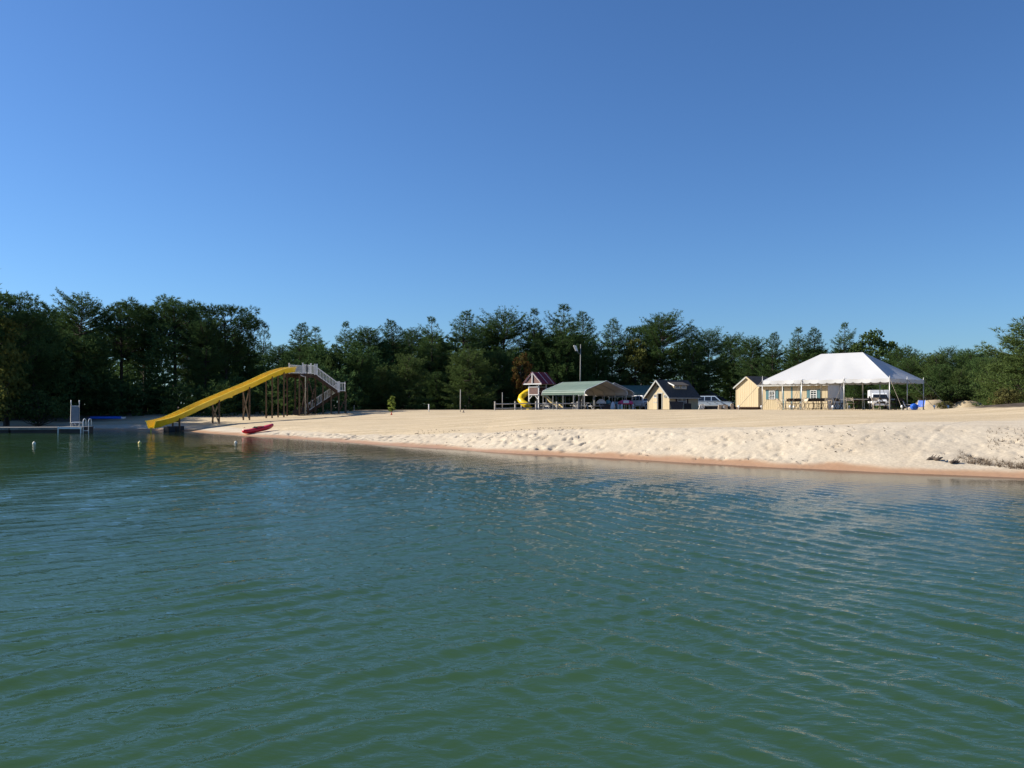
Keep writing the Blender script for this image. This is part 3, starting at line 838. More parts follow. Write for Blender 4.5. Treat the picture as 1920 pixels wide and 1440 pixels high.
# ------------------------------------------------------------------ materials of the built things
mat('slide_yellow', (0.80, 0.55, 0.014), 0.32, 0.10, 1.5, spec=0.5)
mat('play_yellow', (0.80, 0.55, 0.02), 0.35, 0.08, 2)
mat('cream_plastic', (0.80, 0.62, 0.28), 0.4, 0.08, 2)
mat('post_wood', (0.125, 0.085, 0.05), 0.85, 0.35, 3, stretch=(6, 6, 0.6), bump=0.3)
mat('dark_wood', (0.075, 0.042, 0.026), 0.85, 0.35, 3, stretch=(1, 1, 1), bump=0.3)
mat('grey_wood', (0.47, 0.44, 0.39), 0.9, 0.25, 4, bump=0.3)
mat('white_paint', (0.78, 0.77, 0.74), 0.5, 0.08, 3)
mat('white_plastic', (0.80, 0.80, 0.79), 0.35, 0.06, 3)
mat('cream_siding', (0.525, 0.425, 0.26), 0.7, 0.08, 2, stretch=(4, 4, 0.4))
mat('grey_trim', (0.42, 0.42, 0.38), 0.6, 0.1, 3)
mat('shingle', (0.085, 0.073, 0.063), 0.9, 0.35, 9, bump=0.6, bscale=25)
mat('teal_shutter', (0.085, 0.19, 0.21), 0.6, 0.12, 4)
mat('brown_shutter', (0.055, 0.026, 0.022), 0.6, 0.15, 4)
mat('interior_shade', (0.02, 0.018, 0.016), 0.9, 0.2, 3)  # indoor shade put into the colour, for doorway and gable vent
mat('charcoal', (0.045, 0.045, 0.052), 0.6, 0.15, 3)
mat('black_plastic', (0.012, 0.012, 0.013), 0.6, 0.2, 4)
mat('carport_green', (0.105, 0.155, 0.122), 0.45, 0.12, 1.2)
mat('galvanized', (0.52, 0.51, 0.48), 0.45, 0.12, 6, metal=0.5)
mat('liner_grey', (0.66, 0.64, 0.60), 0.7, 0.08, 2)
mat('grey_plastic', (0.25, 0.23, 0.21), 0.6, 0.15, 4)  # even brownish grey for the pool slide chute
mat('pole_grey', (0.26, 0.25, 0.23), 0.6, 0.15, 5)
mat('red_roof', (0.24, 0.012, 0.018), 0.5, 0.15, 3)
mat('play_brown', (0.20, 0.115, 0.095), 0.7, 0.2, 5)
mat('tent_white', (0.53, 0.53, 0.525), 0.55, 0.03, 0.6, trans=0.10)
mat('rope', (0.30, 0.25, 0.19), 0.9, 0.2, 10)
mat('chair_tan', (0.42, 0.34, 0.25), 0.55, 0.12, 5)
mat('chair_dark', (0.075, 0.055, 0.042), 0.55, 0.2, 5)
mat('blue_plastic', (0.015, 0.10, 0.50), 0.4, 0.12, 4)
mat('pink_plastic', (0.62, 0.06, 0.16), 0.4, 0.12, 3)
mat('teal_plastic', (0.08, 0.26, 0.33), 0.4, 0.12, 3)
mat('kayak_red', (0.60, 0.014, 0.03), 0.35, 0.12, 2)
mat('cone_red', (0.60, 0.045, 0.02), 0.5, 0.12, 5)
mat('tarnished_metal', (0.40, 0.40, 0.40), 0.4, 0.12, 8, metal=0.6)
mat('aluminium', (0.70, 0.71, 0.72), 0.35, 0.1, 6, metal=0.7)
mat('car_blue', (0.52, 0.62, 0.70), 0.25, 0.04, 2, metal=0.25, spec=0.6)
mat('car_white', (0.80, 0.80, 0.79), 0.3, 0.04, 2, spec=0.6)
mat('car_glass', (0.012, 0.015, 0.018), 0.06, 0.1, 2, spec=0.7)
mat('window_glass', (0.02, 0.026, 0.03), 0.08, 0.1, 2, spec=0.7)
mat('tyre', (0.015, 0.015, 0.015), 0.85, 0.2, 6)
mat('lamp_clear', (0.85, 0.84, 0.80), 0.2, 0.05, 4)
mat('stone', (0.46, 0.38, 0.29), 0.9, 0.25, 5, bump=0.7, bscale=18)
mat('gravel', (0.055, 0.052, 0.046), 0.95, 0.4, 6, bump=1.0, bscale=14)
mat('dock_board', (0.22, 0.20, 0.18), 0.85, 0.25, 3, stretch=(1, 6, 1), bump=0.3)
mat('dock_float', (0.055, 0.045, 0.042), 0.8, 0.25, 3)
mat('buoy_white', (0.80, 0.76, 0.62), 0.5, 0.08, 6)
mat('buoy_yellow', (0.80, 0.62, 0.16), 0.5, 0.08, 6)
mat('bark_drift', (0.11, 0.085, 0.065), 0.95, 0.3, 8, bump=0.6)

# ------------------------------------------------------------------ builders shared by the buildings
def slab(mb, quad, th):
    q = [Vector(p) for p in quad]; n = (q[1] - q[0]).cross(q[3] - q[0]).normalized() * th
    pts = q + [p - n for p in q]
    return mb.add(pts, [(0, 1, 2, 3), (7, 6, 5, 4), (0, 4, 5, 1), (1, 5, 6, 2), (2, 6, 7, 3), (3, 7, 4, 0)])

def boards(mb, p, q, z0, ztop, bw=0.2, gap=0.014, th=0.022, off=0.0, holes=()):
    """upright boards from p to q (looking at the face, left to right); holes are (t0, t1, za, zb)"""
    px_, py_ = p; L = math.hypot(q[0] - px_, q[1] - py_); ux, uy = (q[0] - px_) / L, (q[1] - py_) / L
    nx, ny = uy, -ux
    cuts = sorted({0.0, L} | {k * bw for k in range(1, int(L / bw) + 1) if k * bw < L - 0.03} | {t for h in holes for t in h[:2]})
    for a, b in zip(cuts[:-1], cuts[1:]):
        if b - a < 0.02: continue
        a2, b2 = a + gap / 2, b - gap / 2; mid = (a + b) / 2
        segs = [(z0, None)]
        for (t0, t1, za, zb) in holes:
            if t0 - 1e-6 <= mid <= t1 + 1e-6:
                segs = ([(z0, za)] if za > z0 + 0.01 else []) + [(zb, None)]
        for lo, hi in segs:
            ha = ztop(a2) if hi is None else hi; hb = ztop(b2) if hi is None else hi
            pts = []
            for t, h in ((a2, ha), (b2, hb)):
                for o in (off, off + th):
                    x, y = px_ + ux * t + nx * o, py_ + uy * t + ny * o
                    pts += [(x, y, lo), (x, y, h)]
            mb.add(pts, [(2, 6, 7, 3), (0, 1, 5, 4), (0, 2, 3, 1), (4, 5, 7, 6), (1, 3, 7, 5), (0, 4, 6, 2)])
    return mb

def wall(parent, name, p, q, z0, ztop, material='cream_siding', holes=(), bw=0.2):
    mb = MB(); boards(mb, p, q, z0, ztop, bw, 0.014, 0.022, 0.0, holes)
    boards(mb, p, q, z0, ztop, 50, 0.0, 0.05, -0.055, holes)
    return mb.build(name, material, parent)

def window(parent, loc, rz, w, h, nx=2, ny=2, frame='white_paint', label=None):
    """sash window facing local -y: the frame is the part, pane and muntins hang under it"""
    mb = MB(); t = 0.05
    for sx in (-1, 1): mb.box((sx * (w - t) / 2, -0.03, 0), (t, 0.06, h))
    for sz in (-1, 1): mb.box((0, -0.03, sz * (h - t) / 2), (w - 2 * t, 0.058, t))
    f = mb.build('window', frame, parent); f.location = loc; f.rotation_euler = (0, 0, rz)
    MB().box((0, -0.012, 0), (w - 2 * t, 0.012, h - 2 * t)).build('pane', 'window_glass', f)
    mm = MB()
    for k in range(1, nx): mm.box((-w / 2 + w * k / nx, -0.028, 0), (0.022, 0.02, h - 2 * t))
    for k in range(1, ny): mm.box((0, -0.030, -h / 2 + h * k / ny), (w - 2 * t, 0.02, 0.03 if k != ny // 2 else 0.05))
    mm.build('muntin', frame, f)
    if label: f['label'] = label
    return f

def shutter(parent, loc, rz, w, h, material):
    mb = MB(); mb.box((0, -0.015, 0), (w, 0.03, h))
    for k in range(int(h / 0.09)): mb.box((0, -0.036, -h / 2 + 0.06 + k * 0.09), (w * 0.78, 0.014, 0.05))
    s = mb.build('shutter', material, parent); s.location = loc; s.rotation_euler = (0, 0, rz); return s

def facing(px, d, a_deg, W, D):
    """centre of a W x D footprint whose front right corner stands at column px, depth d; front looks a_deg left of straight back"""
    a = R(a_deg); x = (px - 960) / 1596 * d
    c = Vector((x, d)) - Vector((math.cos(a), -math.sin(a))) * W / 2 + Vector((math.sin(a), math.cos(a))) * D / 2
    return (c.x, c.y), -a

def ground_min(cx, cy, W, D, rz):
    zs = []
    for sx in (-1, 1):
        for sy in (-1, 1):
            x = cx + math.cos(rz) * sx * W / 2 - math.sin(rz) * sy * D / 2; y = cy + math.sin(rz) * sx * W / 2 + math.cos(rz) * sy * D / 2
            zs.append(ground(x, y))
    return min(zs)

# ------------------------------------------------------------------ the big water slide
def water_slide():
    root = thing('water_slide', 'long yellow water slide with wooden posts and white-railed stair tower running into the lake', 'water slide', (-19.1, 74, ground(-19.1, 74)))
    O = root.location.copy()
    M0 = Vector((-24.6, 58.0, 0)); hd = Vector((5.5, 16.0, 0)); Ls = hd.length; hd.normalize(); rt = Vector((hd.y, -hd.x, 0))
    fs = [0, .1, .2, .3, .4, .5, .6, .7, .8, .9, 1.0]
    zs = [0.73, 0.98, 1.50, 2.03, 2.50, 2.99, 3.45, 3.95, 4.50, 4.93, 5.13]
    def rim(f):
        i = np.interp(f, fs, zs)
        j = (np.interp(min(1, f + 0.04), fs, zs) + np.interp(max(0, f - 0.04), fs, zs) + i * 2) / 4
        p = M0 + hd * Ls * f; return Vector((p.x, p.y, j))
    def W(p): return Vector(p) - O
    # chute: trapezoid trough with rolled rims
    def section(f, th):
        c = rim(f); tw = 0.40 if f > 0.03 else 0.43; bw_ = 0.22; dp = 0.45 if f > 0.06 else 0.50
        up = Vector((0, 0, 1))
        o_ = [(-tw - .09, 0), (-tw, 0.02), (-tw + th, 0.0), (-bw_, -dp + th), (bw_, -dp + th), (tw - th, 0.0), (tw, 0.02), (tw + .09, 0), (tw + .085, -0.03), (tw, -0.04), (bw_ + th, -dp - .01), (-bw_ - th, -dp - .01), (-tw, -0.04), (-tw - .085, -0.03)]
        return [W(c + rt * a + up * b) for a, b in o_]
    mb = MB(); mb.loft([section(k / 48, 0.035) for k in range(49)])
    ch = mb.build('chute', 'slide_yellow', root)
    for f in [0.125, 0.25, 0.375, 0.5, 0.625, 0.75, 0.875]:              # flanges where the sections bolt together
        m = MB(); c = rim(f)
        prof = [(-.42, .03), (-.25, -.50), (.25, -.50), (.42, .03), (.37, .0), (.21, -.42), (-.21, -.42), (-.37, .0)]
        a = [W(c + rt * x + Vector((0, 0, z)) - hd * 0.025) for x, z in prof]; b = [W(c + rt * x + Vector((0, 0, z)) + hd * 0.025) for x, z in prof]
        m.add(a + b, [(0, 1, 6, 7), (1, 2, 5, 6), (2, 3, 4, 5), (15, 14, 9, 8), (14, 13, 10, 9), (13, 12, 11, 10)] + [(i, i + 8, (i + 1) % 8 + 8, (i + 1) % 8) for i in range(8)])
        m.build('flange', 'slide_yellow', ch)
    c = rim(0.485); MB().beam(W(c + Vector((0, 0, -.50)) - hd * 0.7), W(c + Vector((0, 0, -.46)) + hd * 0.3), 0.34, 0.14).build('under_tray', 'slide_yellow', ch)
    MB().box(W(rim(0.0) + Vector((0, 0, -0.66))), (0.05, 0.05, 0.5)).build('mouth_strut', 'slide_yellow', ch)
    # posts under the chute
    def post(p, ztop, w=0.10, material='post_wood', name='post'):
        z0 = ground(p.x, p.y) - 0.3
        return MB().beam(W((p.x, p.y, z0)), W((p.x, p.y, ztop)), w, w).build(name, material, root)
    for f in (0.145, 0.40, 0.62, 0.80, 0.90):
        c = rim(f); pts = [c - rt * 0.29, c + rt * 0.29]
        for p in pts: post(p, c.z - 0.30)
        zg = ground(c.x, c.y); zt = c.z - 0.5
        MB().beam(W(Vector((pts[0].x, pts[0].y, zt)) + hd * .09), W(Vector((pts[1].x, pts[1].y, zt)) + hd * .09), 0.05, 0.18).build('cross_bar', 'dark_wood', root)
        if f in (0.40, 0.62):
            for s in (0, 1):
                MB().beam(W(Vector((pts[s].x, pts[s].y, zg + 0.15)) - hd * .09), W(Vector((pts[1 - s].x, pts[1 - s].y, zt - 0.1)) - hd * .09), 0.04, 0.09).build('brace', 'post_wood', root)
    # dark footings in the shallows
    for f, w in ((0.105, 0.5), (0.155, 0.55)):
        c = rim(f); zg = min(ground(c.x, c.y), 0.0)
        MB().box(W((c.x, c.y, (zg - 0.1 + 0.34) / 2)), (w * 1.3, w, 0.34 - zg + 0.1), math.atan2(hd.y, hd.x)).build('footing', 'black_plastic', root, bevel=0.04)
    # platform
    T0 = M0 + hd * Ls; zd = 4.52; Lp = 2.9; hw = 0.75
    nb_ = 14
    for k in range(nb_):
        a = T0 + hd * (Lp * k / nb_ + 0.01); b = T0 + hd * (Lp * (k + 1) / nb_ - 0.01); m = (a + b) / 2
        MB().beam(W((m.x - rt.x * hw, m.y - rt.y * hw, zd)), W((m.x + rt.x * hw, m.y + rt.y * hw, zd)), (b - a).length, 0.04).build('deck_board', 'dark_wood', root)
    for s in (-1, 1):
        a = T0 + rt * s * (hw - .03); b = a + hd * Lp
        MB().beam(W((a.x, a.y, zd - 0.17)), W((b.x, b.y, zd - 0.17)), 0.06, 0.29).build('joist', 'dark_wood', root)
    for t in (0.15, 1.4, 2.7):
        for s in (-1, 1): post(T0 + hd * t + rt * s * (hw - 0.13), zd - 0.03, 0.115, 'post_wood' if s > 0 else 'dark_wood')
    for t0, t1 in ((0.15, 1.4), (1.4, 2.7)):
        a = T0 + hd * t0 + rt * (hw - .02); b = T0 + hd * t1 + rt * (hw - .02); zg = ground(a.x, a.y)
        MB().beam(W((a.x, a.y, zg + 0.3)), W((b.x, b.y, zd - 0.6)), 0.04, 0.1).build('brace', 'dark_wood', root)
        MB().beam(W((b.x, b.y, zg + 0.3)) + rt * .05, W((a.x, a.y, zd - 0.6)) + rt * .05, 0.04, 0.1).build('brace', 'dark_wood', root)
    # railings: posts, rails and balusters
    def railing(a, b, h=0.78, sides=None):
        a, b = Vector(a), Vector(b); n = max(1, int((b - a).to_2d().length / 0.125))
        m = MB()
        m.beam(W(a + Vector((0, 0, h))), W(b + Vector((0, 0, h))), 0.07, 0.06); m.beam(W(a + Vector((0, 0, 0.1))), W(b + Vector((0, 0, 0.1))), 0.06, 0.06)
        for k in range(n + 1):
            p = a.lerp(b, k / n); m.box(W(p + Vector((0, 0, h / 2 + 0.05))), (0.035, 0.035, h - 0.1))
        r_ = m.build('railing', 'white_paint', root)
        for p in (a, b): MB().box(W(p + Vector((0, 0, h / 2 + .04))), (0.10, 0.10, h + 0.18)).box(W(p + Vector((0, 0, h + .14))), (0.13, 0.13, 0.04)).build('rail_post', 'white_paint', r_)
    zz = Vector((0, 0, zd + 0.02))
    railing(T0 + hd * 0.55 + rt * (hw - .06) + zz, T0 + hd * 1.2 + rt * (hw - .06) + zz); railing(T0 + hd * 1.2 + rt * (hw - .06) + zz, T0 + hd * 1.85 + rt * (hw - .06) + zz)
    railing(T0 + hd * 0.55 - rt * (hw - .06) + zz, T0 + hd * 2.85 - rt * (hw - .06) + zz); railing(T0 + hd * 2.85 - rt * (hw - .06) + zz, T0 + hd * 2.85 + rt * (hw - .06) + zz)
    # stairs: one flight to a landing, then back and down behind
    E = T0 + hd * 2.35 + rt * hw
    los = Vector((E.x, E.y, 0)).normalized(); q = Vector((los.y, -los.x, 0))
    zl = 2.98; run = 2.05
    def flight(a, b, z0_, z1_, n, w):
        for k in range(n):
            t = (k + 0.5) / n; p = a.lerp(b, t); z = z0_ + (z1_ - z0_) * (k + 1) / (n + 1)
            MB().beam(W((p.x - los.x * w / 2, p.y - los.y * w / 2, z)), W((p.x + los.x * w / 2, p.y + los.y * w / 2, z)), 0.27, 0.045).build('tread', 'dark_wood', root)
        for s in (-1, 1):
            o = los * s * (w / 2 + .025)
            MB().beam(W((a.x + o.x, a.y + o.y, z0_ - 0.14)), W((b.x + o.x, b.y + o.y, z1_ - 0.10)), 0.05, 0.26).build('stringer', 'dark_wood', root)
            railing(Vector((a.x + o.x, a.y + o.y, z0_)), Vector((b.x + o.x, b.y + o.y, z1_)), 0.76)
    A = E + q * 0.02; Bp = A + q * run
    flight(A, Bp, zd, zl, 9, 0.9)
    lc = Bp + q * 0.45 + los * 0.5
    for k in range(6):
        p = Bp + q * (0.07 + 0.125 * k) + los * 0.5
        MB().beam(W((p.x - los.x * 1.0, p.y - los.y * 1.0, zl)), W((p.x + los.x * 1.0, p.y + los.y * 1.0, zl)), 0.115, 0.04).build('deck_board', 'dark_wood', root)
    railing(Bp + q * 0.08 - los * 0.45 + Vector((0, 0, zl)), Bp + q * 0.68 - los * 0.45 + Vector((0, 0, zl)))
    railing(Bp + q * 0.68 - los * 0.45 + Vector((0, 0, zl)), Bp + q * 0.68 + los * 1.45 + Vector((0, 0, zl)))
    for s, t in ((0.05, -.42), (0.66, -.42), (0.05, 1.4), (0.66, 1.4)): post(Bp + q * s + los * t, zl - 0.03, 0.11, 'post_wood')
    A2 = Bp + los * 1.0; B2 = A2 - q * 2.75
    flight(A2, B2, zl, ground(B2.x, B2.y) + 0.12, 9, 0.9)
    for f_ in (0.35, 0.7): 
        for s in (-.42, .42): post(A.lerp(Bp, f_) + los * s, zd + (zl - zd) * f_ - 0.28, 0.10, 'post_wood')
    for t_ in (0.0, 0.95): 
        a = Bp + q * 0.05 + los * (-.46); b = Bp + q * .8 + los * (-.46); zg = ground(a.x, a.y)
    MB().beam(W((a.x, a.y, zg + .2)), W((b.x, b.y, zl - .3)), .04, .09).build('brace', 'dark_wood', root)
    # water pipe up to the slide head
    p = T0 + hd * 0.55 + rt * 0.95; zg = ground(p.x, p.y)
    path = [(p.x, p.y, zg - .05), (p.x, p.y, zd - 0.25)] + [(p.x - hd.x * .45 * math.sin(t) - rt.x * .2 * t, p.y - hd.y * .45 * math.sin(t) - rt.y * .2 * t, zd - .25 + .35 * (1 - math.cos(t)) * .7) for t in (0.4, 0.8, 1.2, 1.57)]
    MB().tube([W(v) for v in path], 0.045, 8).build('water_pipe', 'galvanized', root, True)
    return T0, hd, rt, los, q
T0, hd_, rt_, los_, q_ = water_slide()

# pump on the sand under the platform
p = T0 + hd_ * 0.7 + rt_ * 0.3; pz = ground(p.x, p.y)
t = thing('water_pump', 'dark engine pump with pale wheel on the sand under the slide platform', 'pump', (p.x, p.y, pz))
MB().box((0, 0, 0.22), (0.95, 0.6, 0.10)).build('base', 'charcoal', t)
MB().box((0.12, 0, 0.50), (0.5, 0.4, 0.45)).box((-0.28, 0, 0.40), (0.28, 0.34, 0.26)).build('engine', 'black_plastic', t, bevel=0.03)
MB().lathe([(0.04, -.05), (0.27, -.05), (0.27, .05), (0.04, .05)], 18, (-0.25, -0.38, 0.29), 'y').build('wheel', 'tyre', t)
MB().lathe([(0.04, -.05), (0.27, -.05), (0.27, .05), (0.04, .05)], 18, (-0.25, 0.38, 0.29), 'y').build('wheel', 'tyre', t)
MB().beam((0.4, 0, 0), (0.4, 0, 0.2), 0.06, 0.06).build('leg', 'charcoal', t)

# ------------------------------------------------------------------ kayak pulled up on the waterline
def kayak():
    a = at(457, 815, 51.8); b = at(503, 803, 53.6)
    a.z = 0.0; b.z = ground(b.x, b.y)
    d = b - a; L = 2.45
    rz = math.atan2(d.y, d.x)
    root = thing('kayak', 'red plastic kayak pulled up at the waterline with its stern in the water', 'kayak', (a.x, a.y, 0.0), rz)
    pitch = math.atan2(ground(a.x + math.cos(rz) * L, a.y + math.sin(rz) * L), L) + 0.03
    root.rotation_euler = (0, -pitch, rz)
    rings = []
    for k in range(15):
        t = k / 14; x = t * L
        w = 0.30 * (max(0.0, math.sin(math.pi * (0.06 + 0.88 * t))) ** 0.55)
        sheer = 0.27 + 0.05 * abs(2 * t - 1) ** 2.5; keel = 0.02 + 0.13 * abs(2 * t - 1) ** 5
        rings.append([(x, -w, sheer), (x, -w * 0.95, keel + (sheer - keel) * .45), (x, -w * .5, keel + .02), (x, 0, keel), (x, w * .5, keel + .02), (x, w * .95, keel + (sheer - keel) * .45), (x, w, sheer), (x, w * .55, sheer + .03), (x, 0, sheer + .045), (x, -w * .55, sheer + .03)])
    hull = MB().loft(rings).build('hull', 'kayak_red', root, True)
    MB().tube([(L * .5 + .42 * math.cos(u) , .22 * math.sin(u), .315) for u in [2 * math.pi * k / 20 for k in range(21)]], 0.025, 6).build('cockpit_rim', 'black_plastic', root)
    MB().box((L * .42, 0, .34), (.05, .30, .12)).build('seat_back', 'black_plastic', root, bevel=.02)
    for x in (.12, L - .12): MB().tube([(x, -.06, .44), (x, 0, .50), (x, .06, .44)], .012, 6).build('grab_handle', 'black_plastic', root)
kayak()

# ------------------------------------------------------------------ dock, ladder and little slide
def dock_section(px0, px1, d0, d1, top, label, white=False):
    a = at(px0, 0, d0); b = at(px1, 0, d1); a.z = b.z = 0
    L = (b - a).length; rz = math.atan2(b.y - a.y, b.x - a.x); c = (a + b) / 2
    root = thing('floating_dock', label, 'dock', (c.x, c.y, 0), rz, 'dock sections')
    n = int(L / 0.2)
    pl = MB().box((0, 0, 0), (L / n - .012, 1.7, 0.035)).mesh('plank', 'dock_board')
    for k in range(n):
        o = bpy.data.objects.new('plank', pl); COL.objects.link(o); o.parent = root; o.location = (-L / 2 + L * (k + .5) / n, 0, top - .018)
    MB().box((0, 0, top / 2 - .10), (L - .06, 1.6, top + .1)).build('float', 'dock_float', root, bevel=.02)
    for s in (-1, 1): MB().box((0, s * .865, top - .075), (L, .03, .16 if not white else .12)).build('fascia', 'white_paint' if white else 'dock_board', root)
    if white:
        for sx in (-1, 1): MB().box((sx * (L / 2 - .03), -.90, top / 2 - .02), (.06, .04, top + .1)).build('corner_strip', 'white_paint', root)
    return root, c, rz
dock_section(-60, 28, 56.5, 56.8, 0.36, 'grey dock section running out of the photo')
dock_section(29, 120, 56.8, 57.2, 0.36, 'long grey plank dock section joined to the white-edged platform')
dk, dc, drz = dock_section(121.5, 165, 57.0, 57.0, 0.40, 'short white-edged end platform of the dock', True)
t = thing('dock_ladder', 'white hooped ladder at the lake end of the white-edged dock platform', 'ladder', (at(157, 0, 56.15).x, 56.1, 0.40), drz)
for x in (0.0, 0.36):
    MB().tube([(x, .35, 0), (x, .35, .38)] + [(x, .17 + .18 * math.cos(u), .38 + .16 * math.sin(u)) for u in (.5, 1.0, 1.57, 2.1, 2.6)] + [(x, -.03, .35), (x, -.03, -.95)], .024, 8).build('rail', 'white_paint', t, True)
for z in (-.25, -.5, -.75): MB().box((.18, -.03, z), (.34, .09, .03)).build('rung', 'white_paint', t)
t = thing('step_frame', 'low white tube frame lying on the dock platform beside the ladder', 'frame', (at(144, 0, 56.5).x, 56.5, 0.40), drz)
for y in (-.1, .3): MB().tube([(-.22, y, .02), (-.30, y, .28), (.22, y, .28), (.22, y, .02)], .025, 8).build('leg', 'white_paint', t, True)
MB().box((-.04, .1, .30), (.5, .44, .03)).build('seat', 'white_plastic', t, bevel=.01)
def pool_slide():
    c = at(140.5, 0, 57.3)
    t = thing('pool_slide', 'small off-white pool slide facing the lake with two thin handrails on the dock platform', 'pool slide', (c.x, c.y, 0.40), R(26))
    secs = []
    for k in range(13):
        u = k / 12; y = -.45 + 1.0 * u; z = .16 + 1.22 * (u ** 1.1)
        secs.append([(-.25, y, z + .09), (-.22, y, z), (.22, y, z), (.25, y, z + .09), (.27, y + .02, z + .07), (.24, y + .03, z - .04), (-.24, y + .03, z - .04), (-.27, y + .02, z + .07)])
    MB().loft(secs).build('chute', 'grey_plastic', t)
    MB().box((0, .66, 1.36), (.54, .26, .06)).build('top_step', 'white_plastic', t)
    for s in (-1, 1):
        MB().tube([(s * .25, .80, 0), (s * .25, .76, 1.38), (s * .25, .72, 1.72), (s * .25, .50, 1.76), (s * .25, .42, 1.42)], .022, 8).build('handrail', 'white_paint', t, True)
        MB().tube([(s * .25, -.15, 0), (s * .25, -.12, .5)], .022, 8).build('leg', 'white_paint', t)
    for k in range(5): MB().beam((-.25, .79, .25 + .24 * k), (.25, .79, .25 + .24 * k), .05, .03).build('rung', 'white_paint', t)
pool_slide()
for px, y, m, lb in ((64, 831, 'buoy_white', 'pale round buoy floating in front of the long dock'), (262, 830, 'buoy_yellow', 'yellowish round buoy floating off the mouth of the big slide'), (442, 829, 'buoy_white', 'small pale buoy floating in front of the red kayak')):
    c = at(px, 0, EYE * 1596 / (y + 1.5 - 755))
    t = thing('buoy', lb, 'buoy', (c.x, c.y, 0), 0, 'swim line buoys')
    rr_ = .08 if px < 400 else .07
    MB().lathe([(.005, -rr_ * .7)] + [(rr_ * math.cos(u), .25 * rr_ + rr_ * math.sin(u)) for u in np.linspace(-1.0, 1.35, 9)] + [(.02, 1.3 * rr_)], 16).build('float', m, t, True)
    MB().tube([(-.03, 0, 1.22 * rr_), (0, 0, 1.55 * rr_), (.03, 0, 1.22 * rr_)], .01, 6).build('eye', 'galvanized', t)
# blue boat on the bank
c = gp(200, 72.5)
t = thing('rowing_boat', 'blue boat hull lying upside down on top of the shaded bank', 'boat', (c.x, c.y, c.z), R(6))
rings = []
for k in range(13):
    u = k / 12; x = -1.5 + 3.0 * u; w = .42 * (math.sin(math.pi * (.07 + .86 * u)) ** .5); h = .20 * (math.sin(math.pi * (.08 + .84 * u)) ** .6)
    rings.append([(x, w * math.cos(v), h * math.sin(v)) for v in np.linspace(0, math.pi, 9)])
MB().loft(rings).build('hull', 'blue_plastic', t, True)
MB().beam((-1.35, 0, .17), (1.2, 0, .19), .05, .05).build('keel', 'blue_plastic', t)
MB().box((1.38, 0, .08), (.26, .5, .15)).build('transom', 'white_plastic', t, bevel=.02)
# dim timber shelter in the shade
c = gp(28, 72.5)
t = thing('timber_shelter', 'dim brown timber shelter in the shade behind the dock', 'shelter', (c.x, c.y, c.z), R(4))
for x in (-1, -.35, .35, 1):
    for y in (-.6, .6): MB().box((x, y, .55), (.10, .10, 1.2)).build('post', 'dark_wood', t)
MB().box((0, -.66, 1.10), (2.3, .06, .16)).box((0, .66, 1.10), (2.3, .06, .16)).build('beam', 'dark_wood', t)
for k in range(8): MB().box((-1.05 + .3 * k, 0, 1.22), (.12, 1.6, .06)).build('rafter', 'dark_wood', t)
# ------------------------------------------------------------------ posts, cones and fence on the sand
def stake(name, label, px, d, h, w, material, cap=None, lean=0.0):
    c = gp(px, d); t = thing(name, label, 'post', (c.x, c.y, c.z))
    MB().tube([(0, 0, -.2), (lean * .5, 0, h / 2), (lean, 0, h)], [w, w * .95, w * .85], 8).build('shaft', material, t, True)
    MB().lathe([(w * .95, 0), (w * 1.25, .02), (w * .9, .05), (.005, .07)], 8, (lean, 0, h - .01)).build('cap', cap or material, t)
stake('thin_stake', 'thin short grey stake standing past the foot of the stairs', 664, 80, 0.62, 0.022, 'grey_wood')
stake('white_post', 'short thick white post on the sand right of the sapling', 804, 76, 0.66, 0.05, 'white_paint')
stake('tall_pole', 'tall thin grey pole on the sand between white post and fence', 863, 76, 1.95, 0.038, 'grey_wood', lean=.02)
stake('tall_pole', 'thin grey pole standing behind the split-rail fence', 942, 88, 1.75, 0.036, 'grey_wood')
def cone(px, d, h, material, label):
    c = gp(px, d); t = thing('traffic_cone', label, 'cone', (c.x, c.y, c.z))
    MB().box((0, 0, .02), (h * .62, h * .62, .04)).build('base', material, t, bevel=.008)
    MB().lathe([(h * .24, .04), (h * .13, h * .55), (h * .05, h), (h * .02, h + .005)], 14).build('cone', material, t, True)
cone(734, 70, .26, 'cone_red', 'small orange-red cone on the sand in front of the sapling')
cone(869, 74, .32, 'stone', 'faded tan cone beside the tall thin grey pole')
def fence():
    pts = [gp(928, 84), gp(966, 85.2), gp(1005, 86.4), gp(1044, 87.6), gp(1083, 88.8)]
    c = pts[0]; t = thing('split_rail_fence', 'weathered two-rail wooden fence in front of the play set', 'fence', tuple(c))
    for p in pts: MB().box(tuple(p - c + Vector((0, 0, .33))), (.13, .13, 1.05), .3).build('post', 'grey_wood', t, bevel=.02)
    for a, b in zip(pts[:-1], pts[1:]):
        for z in (.62, .18):
            j = random.uniform(-.03, .03)
            MB().tube([tuple(a - c + Vector((0, -.02, z))), tuple((a + b) / 2 - c + Vector((0, -.03, z + j))), tuple(b - c + Vector((0, -.02, z)))], [.05, .06, .045], 6).build('rail', 'grey_wood', t)
fence()
